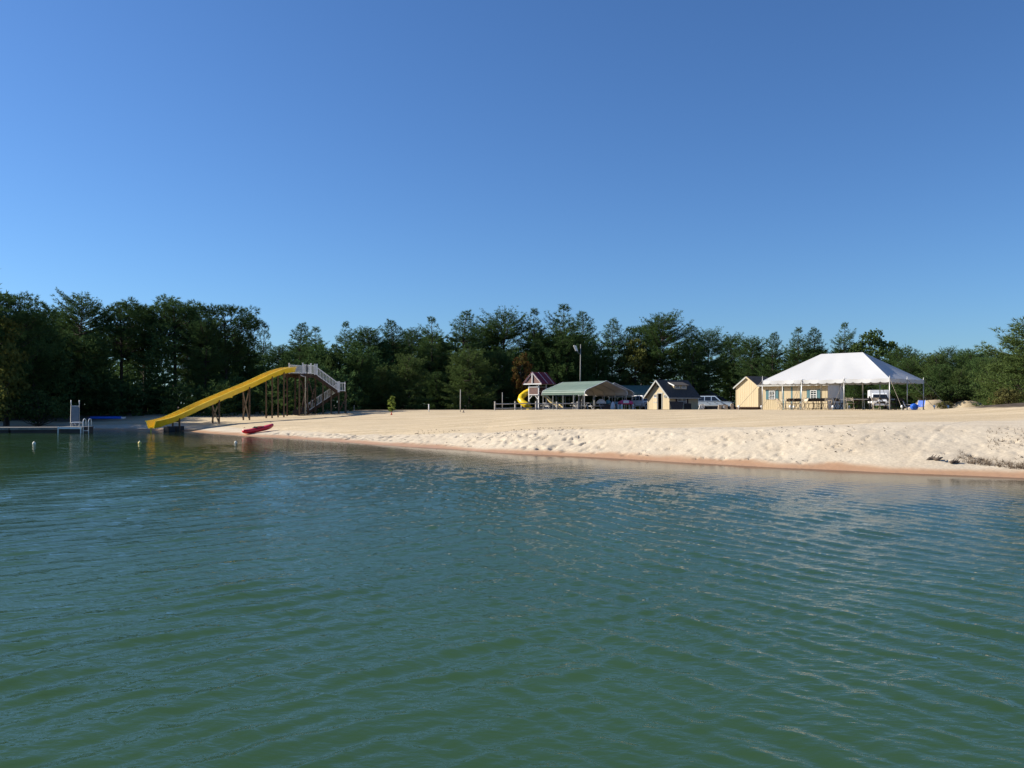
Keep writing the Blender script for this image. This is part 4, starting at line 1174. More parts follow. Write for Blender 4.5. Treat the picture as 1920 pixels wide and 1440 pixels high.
# ------------------------------------------------------------------ floodlight pole
c = gp(1088, 108.5)
t = thing('floodlight_pole', 'tall grey metal pole with a bright floodlight head above the carport', 'light pole', tuple(c))
MB().tube([(0, 0, -.3), (0, 0, 4), (.05, 0, 8.35)], [.09, .07, .045], 10).build('pole', 'pole_grey', t, True)
MB().beam((.04, 0, 7.05), (-.35, 0, 7.35), .06, .06).beam((-.30, 0, 7.30), (-.42, 0, 7.65), .05, .05).build('bracket', 'pole_grey', t)
hm = MB(); hd2 = Vector((-.38, 0, .92)).normalized()
hm.loft([[(-.34 - .06 + a, b, 7.45 + e) for a, b, e in ((-.14, -.2, .05), (.12, -.2, -.02), (.12, .2, -.02), (-.14, .2, .05))], [(-.68 + a, b, 8.20 + e) for a, b, e in ((-.16, -.28, .03), (.16, -.28, -.05), (.16, .28, -.05), (-.16, .28, .03))]])
h_ = hm.build('lamp_head', 'white_plastic', t)
slab(MB(), [(-.575, -.22, 7.50), (-.575, .22, 7.50), (-.87, .26, 8.20), (-.87, -.26, 8.20)], .02).build('lens', 'lamp_clear', h_)
# ------------------------------------------------------------------ carports
def carport():
    W, L = 6.2, 8.0
    root = thing('carport', 'x', 'carport')
    side = [(-W / 2 - .02, 1.72), (-W / 2 - .02, 1.92), (-W / 2 + .03, 2.10), (-W / 2 + .17, 2.25), (-W / 2 + .40, 2.36)]
    def roof_z(x): return 3.32 - (3.32 - 2.36) * abs(x) / (W / 2 - .40)
    half = side + [(x, roof_z(x)) for x in (-1.9, -1.0, 0.0)]
    prof = half + [(-x, z) for x, z in reversed(half[:-1])]
    dense = []
    for (a, b), (c_, d_) in zip(prof[:-1], prof[1:]):
        n = max(1, int(math.hypot(c_ - a, d_ - b) / .24))
        for k in range(n):
            u = k / n; dense += [(a + (c_ - a) * u, b + (d_ - b) * u, 0.0), (a + (c_ - a) * (u + .16 / n), b + (d_ - b) * (u + .16 / n), .028), (a + (c_ - a) * (u + .32 / n), b + (d_ - b) * (u + .32 / n), 0.0)]
    dense.append((*prof[-1], 0.0))
    top = []
    for i, (x, z, h) in enumerate(dense):                 # ribs stand proud of the sheet
        a = dense[max(0, i - 1)]; b = dense[min(len(dense) - 1, i + 1)]; dx, dz = b[0] - a[0], b[1] - a[1]; l = math.hypot(dx, dz) or 1
        top.append((x - dz / l * h, z + dx / l * h))
    m = MB(); m.loft([[(x, -.12, z) for x, z in top], [(x, L + .12, z) for x, z in top]], closed=False)
    m.build('roof_sheet', 'carport_green', root)
    inner = [(x * .993, z - .014) for x, z in prof]
    MB().loft([[(x, -.11, z) for x, z in inner], [(x, L + .11, z) for x, z in inner]], closed=False).build('liner', 'liner_grey', root)
    for y in (-.14, L + .14): MB().tube([(x, y, z) for x, z in prof], .035, 6).build('edge_trim', 'white_paint', root)
    arch = [(-W / 2 + .06, 0.0)] + [(x * .975, z - .06) for x, z in prof[1:-1]] + [(W / 2 - .06, 0.0)]
    for k in range(5):
        y = L * k / 4
        MB().tube([(x, y, z) for x, z in arch], .038, 6).build('arch', 'galvanized', root)
    for s in (-1, 1): MB().beam((s * (W / 2 - .06), 0, .03), (s * (W / 2 - .06), L, .03), .06, .06).build('base_rail', 'galvanized', root)
    return root
cp = carport()
b_ = R(33); ux, uy = math.cos(b_), math.sin(b_)
c = at(1095, 0, 95); cx, cy = c.x + ux * 3.1, c.y + uy * 3.1
cp.location = (cx, cy, ground(cx, cy) - .02); cp.rotation_euler = (0, 0, b_)
cp['label'] = 'open green metal carport with pale lining, in front of the play set'; cp['group'] = 'green carports'
c2 = copy_tree(cp); c = at(1187, 0, 107); cx, cy = c.x - ux * 3.1, c.y - uy * 3.1
c2.location = (cx, cy, ground(cx, cy) - .02); c2['label'] = 'second carport whose white curved edge shows past the first one'
c3 = copy_tree(cp); c = at(1246, 0, 116); c3.location = (c.x, c.y, ground(c.x, c.y) - .02); c3.rotation_euler = (0, 0, R(92))
c3['label'] = 'shaded dark green carport roof behind the white jeep'
# ------------------------------------------------------------------ play set
def play_set():
    a = R(40.0); c = gp(1008, 105)
    t = thing('play_set', 'white-framed play set with red roof, yellow tube slide and swing beam', 'play set', tuple(c), -a)
    for x in (-.75, .75):
        for y in (-.75, .75): MB().box((x, y, 1.6), (.13, .13, 3.3)).build('post', 'white_paint', t)
    for k in range(8): MB().box((-.7 + .2 * k, 0, 1.72), (.18, 1.5, .04)).build('deck_board', 'play_brown', t)
    for y in (-.82, .82):
        for k in range(9): MB().box((-.61 + .152 * k, y, 2.30), (.135, .03, .86)).build('panel_board', 'play_brown', t)
        MB().box((0, y - math.copysign(.03, y) * -1, 2.78), (1.5, .06, .10)).box((0, y + math.copysign(.03, y), 1.82), (1.5, .06, .10)).build('panel_rail', 'white_paint', t)
    for y in (-1.05, 1.7):
        MB().box((0, y, 3.14), (2.9, .09, .14)).build('tie_beam', 'white_paint', t)
        MB().box((0, y - .02, 3.85), (.11, .09, 1.35)).build('king_post', 'white_paint', t)
        for s in (-1, 1): MB().beam((s * 1.42, y, 3.18), (0, y, 4.52), .08, .10).build('rafter', 'white_paint', t)
        MB().prism([(-1.25, 3.24), (1.25, 3.24), (0, 4.40)], y + .05, y + .08).build('gable_panel', 'play_brown', t)
    for s in (-1, 1):
        r_ = slab(MB(), [(s * 1.5, -1.15, 3.13), (s * 1.5, 1.8, 3.13), (0, 1.8, 4.58), (0, -1.15, 4.58)] if s < 0 else [(1.5, 1.8, 3.13), (1.5, -1.15, 3.13), (0, -1.15, 4.58), (0, 1.8, 4.58)], .03)
        ro = r_.build('roof_sheet', 'red_roof', t)
        for k in range(8):
            y = -1.1 + 2.85 * k / 7; MB().beam((s * 1.5, y, 3.165), (s * .02, y, 4.60), .05, .05).build('roof_rib', 'red_roof' if k % 3 else 'white_paint', ro)
    # enclosed curling slide
    pth = [(-.75, .2, 2.35), (-1.2, .1, 2.30), (-1.75, -.25, 2.0), (-1.95, -.75, 1.6), (-1.75, -1.2, 1.2), (-1.25, -1.35, .85), (-.75, -1.3, .55), (-.35, -1.25, .42)]
    ts = MB().tube(pth, .40, 14).build('tube_slide', 'play_yellow', t, True)
    for p in pth[2:7:2]: MB().lathe([(.40, -.03), (.44, -.02), (.44, .02), (.40, .03)], 14, p).build('tube_collar', 'play_yellow', ts)
    MB().box((-.35, -1.25, .2), (.5, .6, .5)).build('slide_exit', 'play_yellow', t, bevel=.08)
    MB().box((-1.9, -.85, .6), (.1, .1, 1.3)).build('slide_prop', 'white_paint', t)
    # open wave slide
    secs = []
    for k in range(15):
        u = k / 14; x = .75 + 2.9 * u; z = 1.75 - 1.62 * u + .10 * math.sin(u * 9)
        secs.append([(x, -.30, z + .16), (x, -.24, z), (x, .24, z), (x, .30, z + .16), (x, .34, z + .14), (x, .27, z - .05), (x, -.27, z - .05), (x, -.34, z + .14)])
    MB().loft(secs).build('wave_slide', 'cream_plastic', t)
    # swing frame
    MB().beam((.7, .85, 2.55), (3.9, 4.4, 2.55), .12, .16).build('swing_beam', 'white_paint', t)
    for s in (-1, 1):
        MB().beam((3.8, 4.3, 2.5), (3.8 + s * .75 - .0, 4.3 - s * .7, -.1), .11, .11).build('swing_leg', 'white_paint', t)
    MB().box((3.45, 3.9, 1.2), (.11, .11, 2.6)).build('swing_leg', 'white_paint', t)
    for u in (.35, .65):
        x, y = .7 + 3.2 * u, .85 + 3.55 * u
        for s in (-.2, .2): MB().tube([(x + s * .67, y + s * .74, 2.5), (x + s * .67, y + s * .74, .55)], .012, 5).build('swing_chain', 'galvanized', t)
        MB().box((x, y, .53), (.44, .2, .04), .83).build('swing_seat', 'black_plastic', t)
    for x in (-.75, .75): MB().beam((x, -.78, 1.2), (x * .3, -.78, 1.72), .07, .07).build('knee_brace', 'white_paint', t)
play_set()
# ------------------------------------------------------------------ picnic tables
def picnic_table(label, px, d, rz):
    c = gp(px, d); t = thing('picnic_table', label, 'picnic table', tuple(c), rz, 'picnic tables by the carports')
    for k in range(5): MB().box((0, -.32 + .16 * k, .74), (1.8, .145, .04)).build('plank', 'grey_wood', t)
    for s in (-1, 1):
        for k in range(2): MB().box((0, s * (.62 + .15 * k), .44), (1.8, .135, .04)).build('bench_plank', 'grey_wood', t)
    for x in (-.65, .65):
        for s in (-1, 1): MB().beam((x, s * .72, 0), (x, s * .22, .72), .09, .05).build('leg', 'grey_wood', t)
        MB().box((x + .05, 0, .40), (.045, 1.5, .09)).build('crosspiece', 'grey_wood', t)
picnic_table('grey picnic table showing behind the fence beside the play set', 1034, 93, .5)
picnic_table('picnic table by the near corner post of the green carport', 1088, 92.5, .2)
picnic_table('picnic table just inside the open end of the carport', 1112, 95.2, .6)
picnic_table('picnic table between the carport and the cottage', 1196, 97, .3)
# ------------------------------------------------------------------ things stored under the carport
def under(px, d): c = gp(px, d); return (c.x, c.y, c.z)
t = thing('storage_rack', 'dark low rack carrying plastic boats under the carport', 'rack', under(1136, 99.5), R(33))
for x in (-1.2, 0, 1.2):
    for y in (-.35, .35): MB().box((x, y, .32), (.09, .09, .68)).build('leg', 'dark_wood', t)
MB().box((0, 0, .68), (2.7, .85, .06)).build('shelf', 'charcoal', t)
MB().box((0, -.38, .34), (2.6, .03, .56)).build('skirt', 'charcoal', t)
def hull_shell(name, label, loc, rz, L, w, h, material, tilt=0.0):
    r_ = thing(name, label, 'boat', loc, rz, 'plastic boats on the rack')
    rings = []
    for k in range(11):
        u = k / 10; e = math.sin(math.pi * (.08 + .84 * u)) ** .55; x = -L / 2 + L * u
        rings.append([(x, w / 2 * e * math.cos(v), h * e * math.sin(v)) for v in np.linspace(0, math.pi, 9)])
    o = MB().loft(rings).build('hull', material, r_, True)
    MB().tube([(-L / 2 * .9, 0, h * .42), (-L * .2, 0, h * .99), (L * .2, 0, h * .99), (L / 2 * .9, 0, h * .42)], .03, 6).build('keel', material, r_)
    r_.rotation_euler = (tilt, 0, rz); return r_
zt = under(1136, 99.5)[2] + .72
hull_shell('plastic_boat', 'white rounded boat shell at the near end of the dark rack', (*under(1127, 99.3)[:2], zt), R(38), 1.35, .75, .52, 'white_plastic')
hull_shell('plastic_boat', 'teal boat shell between two white ones on the dark rack', (*under(1140, 100.1)[:2], zt), R(70), 1.1, .7, .48, 'teal_plastic')
hull_shell('plastic_boat', 'small white boat shell standing on the ground in front of the rack', under(1149, 97.3), R(60), .75, .6, .95, 'white_plastic')
hull_shell('plastic_boat', 'dark teal boat shell resting on the ground past the rack', under(1156, 101.5), R(20), 1.3, .8, .95, 'teal_plastic')
t = thing('play_shelter', 'pink rounded plastic play shelter with white uprights under the carport edge', 'play shelter', under(1173, 96.5), R(20))
rings = []
for k in range(9):
    u = k / 8; x = -.72 + 1.44 * u; e = .8 + .2 * math.sin(math.pi * u)
    rings.append([(x * (1 if e else 1), .5 * math.cos(v), .62 + .5 * e * max(0, math.sin(v)) ** .8) for v in np.linspace(0, math.pi, 11)])
MB().loft(rings).build('hood', 'pink_plastic', t, True)
for x in (-.7, .7):
    for y in (-.44, .44): MB().box((x, y, .32), (.16, .12, .66)).build('upright', 'white_plastic', t, bevel=.03)
MB().box((-.2, -.5, .90), (.7, .05, .30)).build('front_panel', 'white_plastic', t, bevel=.02)
# ------------------------------------------------------------------ cream cottage
def cottage():
    W, D = 3.6, 4.5
    (cx, cy), rz = facing(1255, 98, 57.0, W, D)
    t = thing('cream_cottage', 'cream board cottage with steep dark roof, dormer and open dark doorway', 'cottage', (cx, cy, ground_min(cx, cy, W, D, rz) - .03), rz)
    ev, pk = 1.75, 3.45; hw, hd = W / 2, D / 2
    gab = lambda s: ev + (pk - ev) * (1 - abs(s - hw) / hw)
    wall(t, 'front_wall', (-hw, -hd), (hw, -hd), 0, gab, holes=((1.75, 2.45, 0.0, 1.95),))
    wall(t, 'side_wall', (hw, -hd), (hw, hd), 0, lambda s: ev, holes=((1.25, 2.65, .62, 1.5),))
    wall(t, 'side_wall', (-hw, hd), (-hw, -hd), 0, lambda s: ev)
    wall(t, 'rear_wall', (hw, hd), (-hw, hd), 0, gab)
    MB().box((0, 0, .06), (W - .15, D - .15, .06)).build('floor', 'interior_shade', t)
    MB().box((0, -.6, 1.0), (W - .2, .05, 1.9)).build('shade_sheet', 'interior_shade', t)  # near-black sheet behind the doorway, painting the shade indoors
    sl = (pk - ev) / hw; ov = .38
    for s in (-1, 1):
        e = (s * (hw + ov), ev - sl * ov + .06); q = [(e[0], -hd - .42, e[1]), (e[0], hd + .2, e[1]), (0, hd + .2, pk + .07), (0, -hd - .42, pk + .07)]
        if s > 0: q = [q[1], q[0], q[3], q[2]]
        ro = slab(MB(), q, .06).build('roof', 'shingle', t)
        for k in range(10):                                        # shingle courses
            u = (k + .5) / 10; x = e[0] * (1 - u); z = e[1] + (pk + .07 - e[1]) * u + .012
            MB().beam((x, -hd - .43, z), (x, hd + .21, z), .20, .016, up=(s * sl, 0, 1)).build('shingle_course', 'shingle', ro)
        MB().beam((e[0], -hd - .45, e[1] - .06), (0, -hd - .45, pk + .01), .05, .16).build('rake_board', 'grey_trim', t)
        MB().beam((e[0] + s * .02, -hd - .40, e[1] - .05), (e[0] + s * .02, hd + .18, e[1] - .05), .04, .12).build('fascia', 'grey_trim', t)
    MB().prism([(-.32, 2.72), (.32, 2.72), (0, 3.06)], -hd - .06, -hd - .03).build('gable_vent', 'interior_shade', t)
    # doorway and open leaf
    for x in (-.07, .69): MB().box((-hw + 1.75 + x, -hd - .04, .98), (.09, .06, 1.98)).build('door_jamb', 'grey_trim', t)
    MB().box((-hw + 2.1, -hd - .042, 2.0), (.98, .06, .10)).build('door_head', 'grey_trim', t)
    d_ = MB().box((-.36, -.03, .98), (.70, .05, 1.92)).build('door', 'cream_siding', t); d_.location = (-hw + 1.66, -hd - .05, 0); d_.rotation_euler = (0, 0, R(-6))
    MB().box((-.36, -.062, 1.66), (.52, .012, .34)).build('pane', 'window_glass', d_)
    m = MB()
    for k in range(5): m.box((-.60 + .12 * k, -.075, 1.66), (.03, .014, .36))
    m.box((-.36, -.075, 1.46), (.58, .014, .06)).build('muntin', 'white_paint', d_)
    MB().box((-.36, -.075, .92), (.66, .02, .08)).build('door_rail', 'grey_trim', d_)
    MB().tube([(-.68, -.06, 1.0), (-.68, -.12, 1.0), (-.62, -.12, 1.0)], .015, 6).build('handle', 'galvanized', d_)
    window(t, (-hw + 2.95, -hd - .024, 1.62), 0, .36, .28, 2, 2, 'grey_trim')
    # side window with brown shutters
    for k in (0, 1): window(t, (hw + .02, -hd + 1.60 + .70 * k, 1.06), R(90), .68, .86, 3, 4)
    for y in (1.08, 2.82): shutter(t, (hw + .024, -hd + y, 1.06), R(90), .30, .92, 'brown_shutter')
    # shed dormer
    x0, x1 = 1.18, .18
    zb = lambda x: pk + .07 - (pk - ev) / hw * x
    y0, y1 = -hd + 1.35, -hd + 3.35
    zt = 2.92
    wall(t, 'dormer_wall', (x0, y0), (x0, y1), zb(x0) - .05, lambda s: zt)
    for y in (y0, y1):
        MB().prism([(x0, zb(x0) - .05), (x0, zt), (x1, zt + .36), (x1, zb(x1) - .05)], y - .02, y + .02).build('dormer_cheek', 'cream_siding', t)
    slab(MB(), [(x0 + .24, y1 + .2, zt - .03), (x0 + .24, y0 - .2, zt - .03), (x1 - .1, y0 - .2, zt + .44), (x1 - .1, y1 + .2, zt + .44)], .05).build('dormer_roof', 'shingle', t)
    for k in (0, 1): window(t, (x0 + .022, y0 + .5 + 1.0 * k, zt - .22), R(90), .66, .32, 3, 2)
    MB().beam((x0 + .24, y0 - .22, zt - .06), (x1 - .1, y0 - .22, zt + .42), .04, .12).build('dormer_rake', 'white_paint', t)
    for sx, sy in ((1, -1), (1, 1), (-1, -1)): MB().box((sx * (hw + .005), sy * (hd + .005), ev / 2), (.10, .10, ev)).build('corner_board', 'cream_siding', t)
cottage()
# tapered bin in front of the cottage
c = gp(1273, 95.3); t = thing('tapered_bin', 'charcoal tapered open bin standing against the cottage side', 'bin', tuple(c), R(-12))
def taper(m, x0, x1, y, z0, z1, fl): return m.loft([[(x0 + fl, -y * .8, z0), (x1 - fl * .4, -y * .8, z0), (x1 - fl * .4, y * .8, z0), (x0 + fl, y * .8, z0)], [(x0, -y, z1), (x1, -y, z1), (x1, y, z1), (x0, y, z1)]])
taper(MB(), -1.05, .5, .4, .02, .86, .28).build('tub', 'charcoal', t)
MB().box((-.27, 0, .88), (1.66, .9, .06)).build('rim', 'charcoal', t)
MB().box((.95, 0, .35), (.8, .6, .7)).build('side_box', 'black_plastic', t, bevel=.03)
# ------------------------------------------------------------------ cream shed on skids
def shed():
    W, D = 2.6, 2.8
    (cx, cy), rz = facing(1422, 80, 54.0, W, D)
    g = ground_min(cx, cy, W, D, rz)
    t = thing('cream_shed', 'plain cream shed with dark gabled roof, raised on skids beside the tent', 'shed', (cx, cy, g), rz)
    z0, ev, pk = .30, 2.22, 3.12; hw, hd = W / 2, D / 2
    gab = lambda s: ev + (pk - ev) * (1 - abs(s - hw) / hw)
    wall(t, 'front_wall', (-hw, -hd), (hw, -hd), z0, gab, bw=.26)
    wall(t, 'side_wall', (hw, -hd), (hw, hd), z0, lambda s: ev, bw=.26); wall(t, 'side_wall', (-hw, hd), (-hw, -hd), z0, lambda s: ev, bw=.26)
    wall(t, 'rear_wall', (hw, hd), (-hw, hd), z0, gab, bw=.26)
    MB().box((0, 0, z0 - .06), (W - .1, D - .1, .10)).build('floor', 'dark_wood', t)
    for y in (-.9, 0, .9): MB().box((0, y, .12), (W - .2, .14, .26)).build('skid', 'dark_wood', t)
    sl = (pk - ev) / hw; ov = .22
    for s in (-1, 1):
        e = (s * (hw + ov), ev - sl * ov + .06); q = [(e[0], -hd - .16, e[1]), (e[0], hd + .16, e[1]), (0, hd + .16, pk + .07), (0, -hd - .16, pk + .07)]
        if s > 0: q = [q[1], q[0], q[3], q[2]]
        ro = slab(MB(), q, .05).build('roof', 'shingle', t)
        for k in range(8):
            u = (k + .5) / 8; x = e[0] * (1 - u); z = e[1] + (pk + .07 - e[1]) * u + .012
            MB().beam((x, -hd - .165, z), (x, hd + .165, z), .16, .016, up=(s * sl, 0, 1)).build('shingle_course', 'shingle', ro)
        MB().beam((e[0], -hd - .18, e[1] - .05), (0, -hd - .18, pk + .015), .04, .13).build('rake_board', 'cream_siding' if s > 0 else 'grey_trim', t)
    for sx in (-1, 1): MB().box((sx * (hw - .03), -hd - .03, (z0 + ev) / 2), (.09, .03, ev - z0)).build('corner_board', 'cream_siding', t)
shed()
# ------------------------------------------------------------------ cabin behind the tent
def cabin():
    W, D = 5.8, 3.0
    (cx, cy), rz = facing(1552, 69.5, 44.0, W, D)
    t = thing('cream_cabin', 'cream cabin with teal-shuttered white windows standing behind the tent', 'cabin', (cx, cy, ground_min(cx, cy, W, D, rz) - .02), rz)
    hw, hd, ev = W / 2, D / 2, 2.15
    wins = [(.55 + .36, 1.22), (4.2 + .36, 1.22)]
    wall(t, 'front_wall', (-hw, -hd), (hw, -hd), 0, lambda s: ev)
    wall(t, 'side_wall', (hw, -hd), (hw, hd), 0, lambda s: ev, 'liner_grey'); wall(t, 'side_wall', (-hw, hd), (-hw, -hd), 0, lambda s: ev); wall(t, 'rear_wall', (hw, hd), (-hw, hd), 0, lambda s: ev)  # right side wall in grey: its shade is put into the colour
    for k, (x, z) in enumerate([(.95, 1.28), (4.62, 1.28)]):
        window(t, (-hw + x, -hd - .024, z), 0, .56, .72, 2, 4)
        for s in (-1, 1): shutter(t, (-hw + x + s * .44, -hd - .024, z + .02), 0, .27, .80, 'teal_shutter')
    for x in (1.95, 2.72, 3.5):
        MB().box((-hw + x, -hd - .035, .98), (.13, .03, 1.95)).build('door_trim', 'teal_shutter', t)
    for x in (2.335, 3.11):
        d_ = MB().box((-hw + x, -hd - .032, .95), (.62, .022, 1.86)).build('door', 'cream_siding', t)
        MB().box((-hw + x + .22, -hd - .055, .95), (.03, .03, .12)).build('handle', 'galvanized', d_)
    ov = .38; pkz = 2.95
    A = [(-hw - ov, -hd - ov, ev - .02), (hw + .15, -hd - ov, ev - .02), (hw + .15, hd + ov, ev - .02), (-hw - ov, hd + ov, ev - .02)]
    r0, r1 = (-hw + 1.3, 0, pkz), (hw - 1.3, 0, pkz)
    m = MB(); m.add(A + [r0, r1], [(0, 1, 5, 4), (1, 2, 5), (2, 3, 4, 5), (3, 0, 4), (3, 2, 1, 0)]); m.build('roof', 'shingle', t)
    MB().box((0.0, -hd - ov - .01, ev - .07), (W + .5, .03, .12)).build('fascia', 'grey_trim', t)
cabin()
# ------------------------------------------------------------------ white event tent
def tent():
    a = R(45); W, D = 9.14, 6.1
    (cx, cy), rz = facing(1668, 56, 45, W, D)
    zg = ground(cx, cy)
    t = thing('event_tent', 'large white peaked event tent with scalloped valance on metal poles', 'tent', (cx, cy, zg), rz)
    hw, hd, ev, pk, rx = W / 2, D / 2, 2.12, 4.08, 1.53
    def lp(x, y): return (cx + math.cos(rz) * x - math.sin(rz) * y, cy + math.sin(rz) * x + math.cos(rz) * y)
    def gz(x, y): return ground(*lp(x, y)) - zg
    # canopy: four sagging panels
    def panel(P0, P1, P2, P3, n=18, m=12, sag=.13):
        """P0-P1 along the eave, P3-P2 along the top"""
        mb = MB(); P0, P1, P2, P3 = map(Vector, (P0, P1, P2, P3)); o = []
        for j in range(m + 1):
            v = j / m
            for i in range(n + 1):
                u = i / n; p = P0.lerp(P1, u).lerp(P3.lerp(P2, u), v)
                d = sag * math.sin(math.pi * v) * (math.sin(math.pi * u) ** .6 if 0 < u < 1 else 0)
                d += .015 * math.sin(u * 23 + v * 5) * math.sin(math.pi * v) * math.sin(math.pi * u)
                d += .035 * (1 - v) * (1 - abs(math.cos(u * math.pi * 3))) * .8
                mb.v.append((p.x, p.y, p.z - d)); 
        for j in range(m):
            for i in range(n): k = j * (n + 1) + i; mb.f.append((k, k + 1, k + n + 2, k + n + 1))
        return mb
    c = [(-hw, -hd, ev), (hw, -hd, ev), (hw, hd, ev), (-hw, hd, ev)]; L_, R_ = (-rx, 0, pk), (rx, 0, pk)
    panel(c[0], c[1], R_, L_, 36).build('front_panel', 'tent_white', t, True); panel(c[2], c[3], L_, R_, 36).build('rear_panel', 'tent_white', t, True)
    panel(c[1], c[2], R_, R_).build('end_panel', 'tent_white', t, True); panel(c[3], c[0], L_, L_).build('end_panel', 'tent_white', t, True)
    def valance(p, q, n):
        p, q = Vector(p), Vector(q); mb = MB(); per = 10; tot = n * per
        for i in range(tot + 1):
            u = i / tot; b = p.lerp(q, u); ph = (i % per) / per
            drop = .20 + .075 * (math.sin(math.pi * ph) ** .45 if ph else 0)
            nrm = Vector((q.y - p.y, -(q.x - p.x), 0)).normalized() * (.02 * math.sin(u * n * 2.1) + .012)
            sagz = .035 * (1 - abs(math.cos(u * math.pi * 3))) * .8
            mb.v += [(b.x, b.y, b.z - sagz), (b.x + nrm.x, b.y + nrm.y, b.z - drop * .55 - sagz), (b.x + nrm.x * 1.6, b.y + nrm.y * 1.6, b.z - drop - sagz)]
        for i in range(tot):
            for k in (0, 1): mb.f.append((3 * i + k, 3 * i + 1 + k, 3 * i + 4 + k, 3 * i + 3 + k))
        mb.build('valance', 'tent_white', t, True)
    valance(c[0], c[1], 15); valance(c[1], c[2], 10); valance(c[2], c[3], 15); valance(c[3], c[0], 10)
    poles = [(-hw + W * k / 3, s * hd) for s in (-1, 1) for k in range(4)] + [(-hw, 0), (hw, 0)]
    for x, y in poles:
        o = MB().tube([(x, y, gz(x, y) - .05), (x, y, ev + .03)], .033, 8).build('pole', 'galvanized', t, True)
        MB().lathe([(.03, ev + .02), (.02, ev + .10), (.012, ev + (.34 if (x, y) == (-hw, -hd) else .16)), (.004, ev + (.36 if (x, y) == (-hw, -hd) else .18))], 8, (x, y, 0)).build('finial', 'white_paint', o)
        out = Vector((math.copysign(1, x) if abs(x) > hw - .1 else 0, math.copysign(1, y) if abs(y) > hd - .1 else 0, 0)).normalized()
        e = Vector((x, y, 0)) + out * 1.75; e.z = gz(e.x, e.y)
        MB().tube([(x, y, ev), tuple(e + Vector((0, 0, .2)))], .013, 5).build('guy_rope', 'rope', t)
        st = MB().tube([tuple(e - out * .05 + Vector((0, 0, -.25))), tuple(e + out * .04 + Vector((0, 0, .28)))], .022, 6).build('stake', 'galvanized', t)
        MB().lathe([(.01, .16), (.065, .19), (.075, .26), (.05, .33), (.01, .345)], 10, tuple(e)).build('stake_cap', 'white_plastic', st, True)
    for s in (-1, 1): MB().tube([(s * rx, 0, gz(s * rx, 0)), (s * rx, 0, pk - .03)], .05, 8).build('center_pole', 'galvanized', t, True)
tent()
# ------------------------------------------------------------------ folding chairs and tables
def folding_chair(material):
    t = thing('folding_chair', 'x', 'chair', group='folding chairs under the tent')
    MB().box((0, 0, .45), (.40, .40, .03)).build('seat', material, t, bevel=.012)
    b = MB()
    b.loft([[(x, .21 + .03 * math.cos(x * 6) + .45 * (z - .62), z) for x in np.linspace(-w_, w_, 7)] + [(x, .235 + .03 * math.cos(x * 6) + .45 * (z - .62), z) for x in np.linspace(w_, -w_, 7)] for z, w_ in ((.60, .13), (.64, .19), (.74, .20), (.80, .17), (.83, .10))])
    b.build('backrest', material, t)
    for s in (-1, 1):
        MB().tube([(s * .22, .30, .86), (s * .22, .05, .45), (s * .22, -.22, .0)], .016, 6).build('leg', material, t)
        MB().tube([(s * .20, -.18, .44), (s * .20, .22, .0)], .016, 6).build('leg', material, t)
    MB().tube([(-.22, -.17, .10), (.22, -.17, .10)], .012, 6).tube([(-.20, .18, .05), (.20, .18, .05)], .012, 6).build('stretcher', material, t)
    return t
protoc = {}
def chair(px, d, material, rz, label):
    c = gp(px, d)
    if material not in protoc: o = protoc[material] = folding_chair(material)
    else: o = copy_tree(protoc[material])
    o.location = tuple(c); o.rotation_euler = (0, 0, rz); o['label'] = label
row_a = 'dark folding chair in the crowded row in front of the cabin door'
row_b = 'dark folding chair in the tight row before the right-hand cabin window'
chair(1464, 63.4, 'chair_tan', R(100), 'tan folding chair at the end of the row, nearest the plain shed')
for px, d, r_ in ((1479, 63.0, 170), (1488, 62.4, 20), (1495, 62.6, 10), (1503, 62.2, 15)): chair(px, d, 'chair_dark', R(r_), row_a)
chair(1506.5, 60.9, 'chair_tan', R(-60), 'tan folding chair turned sideways before the second front tent pole')
for px, d, r_ in ((1521, 62.2, 5), (1530, 61.8, 0), (1538, 61.4, 8), (1546, 61.0, -5)): chair(px, d, 'chair_dark', R(r_), row_b)
chair(1553, 59.8, 'chair_tan', R(-25), 'tan folding chair in front of the right-hand cabin window')
chair(1562, 61.5, 'chair_dark', R(80), 'dark folding chair side-on beside the cabin corner')
chair(1594.5, 58.0, 'chair_tan', R(180 + 172), 'tan folding chair with its back to the lake by the third front pole')
chair(1611, 60.3, 'chair_dark', R(95), 'dark folding chair side-on at the table by the third front pole')
chair(1643, 57.2, 'chair_tan', R(-4), 'tan folding chair with its back to the lake in front of the white truck')
chair(1659.5, 58.3, 'chair_dark', R(70), 'dark folding chair between the white truck and the near corner pole')
chair(1679, 60.5, 'chair_dark', R(30), 'dark folding chair alone under the shaded end of the tent')
chair(1581, 61.2, 'chair_dark', R(-80), 'dark folding chair just left of the third front pole')
chair(1573, 60.4, 'chair_dark', R(15), 'dark folding chair just right of the cabin corner, nearest the lake')
row_c = 'dark folding chair in the loose row between the third front pole and the white truck'
for px, d, r_ in ((1604, 61.6, -10), (1619, 61.2, 12), (1627, 60.6, -5), (1634, 59.6, 8)): chair(px, d, 'chair_dark', R(r_), row_c)
row_d = 'dark folding chair among those under the shaded tent end by the near corner pole'
for px, d, r_ in ((1672, 58.9, 60), (1687, 59.8, -20), (1693, 61.2, 10)): chair(px, d, 'chair_dark', R(r_), row_d)
def folding_table(px, d, rz, label):
    c = gp(px, d); t = thing('folding_table', label, 'table', tuple(c), rz, 'folding tables under the tent')
    MB().box((0, 0, .735), (1.8, .75, .04)).build('tabletop', 'white_plastic', t, bevel=.01)
    for x in (-.65, .65):
        for y in (-.28, .28): MB().tube([(x, y, 0), (x * .93, y, .715)], .016, 6).build('leg', 'galvanized', t)
        MB().tube([(x, -.28, .12), (x, .28, .12)], .012, 6).build('stretcher', 'galvanized', t)
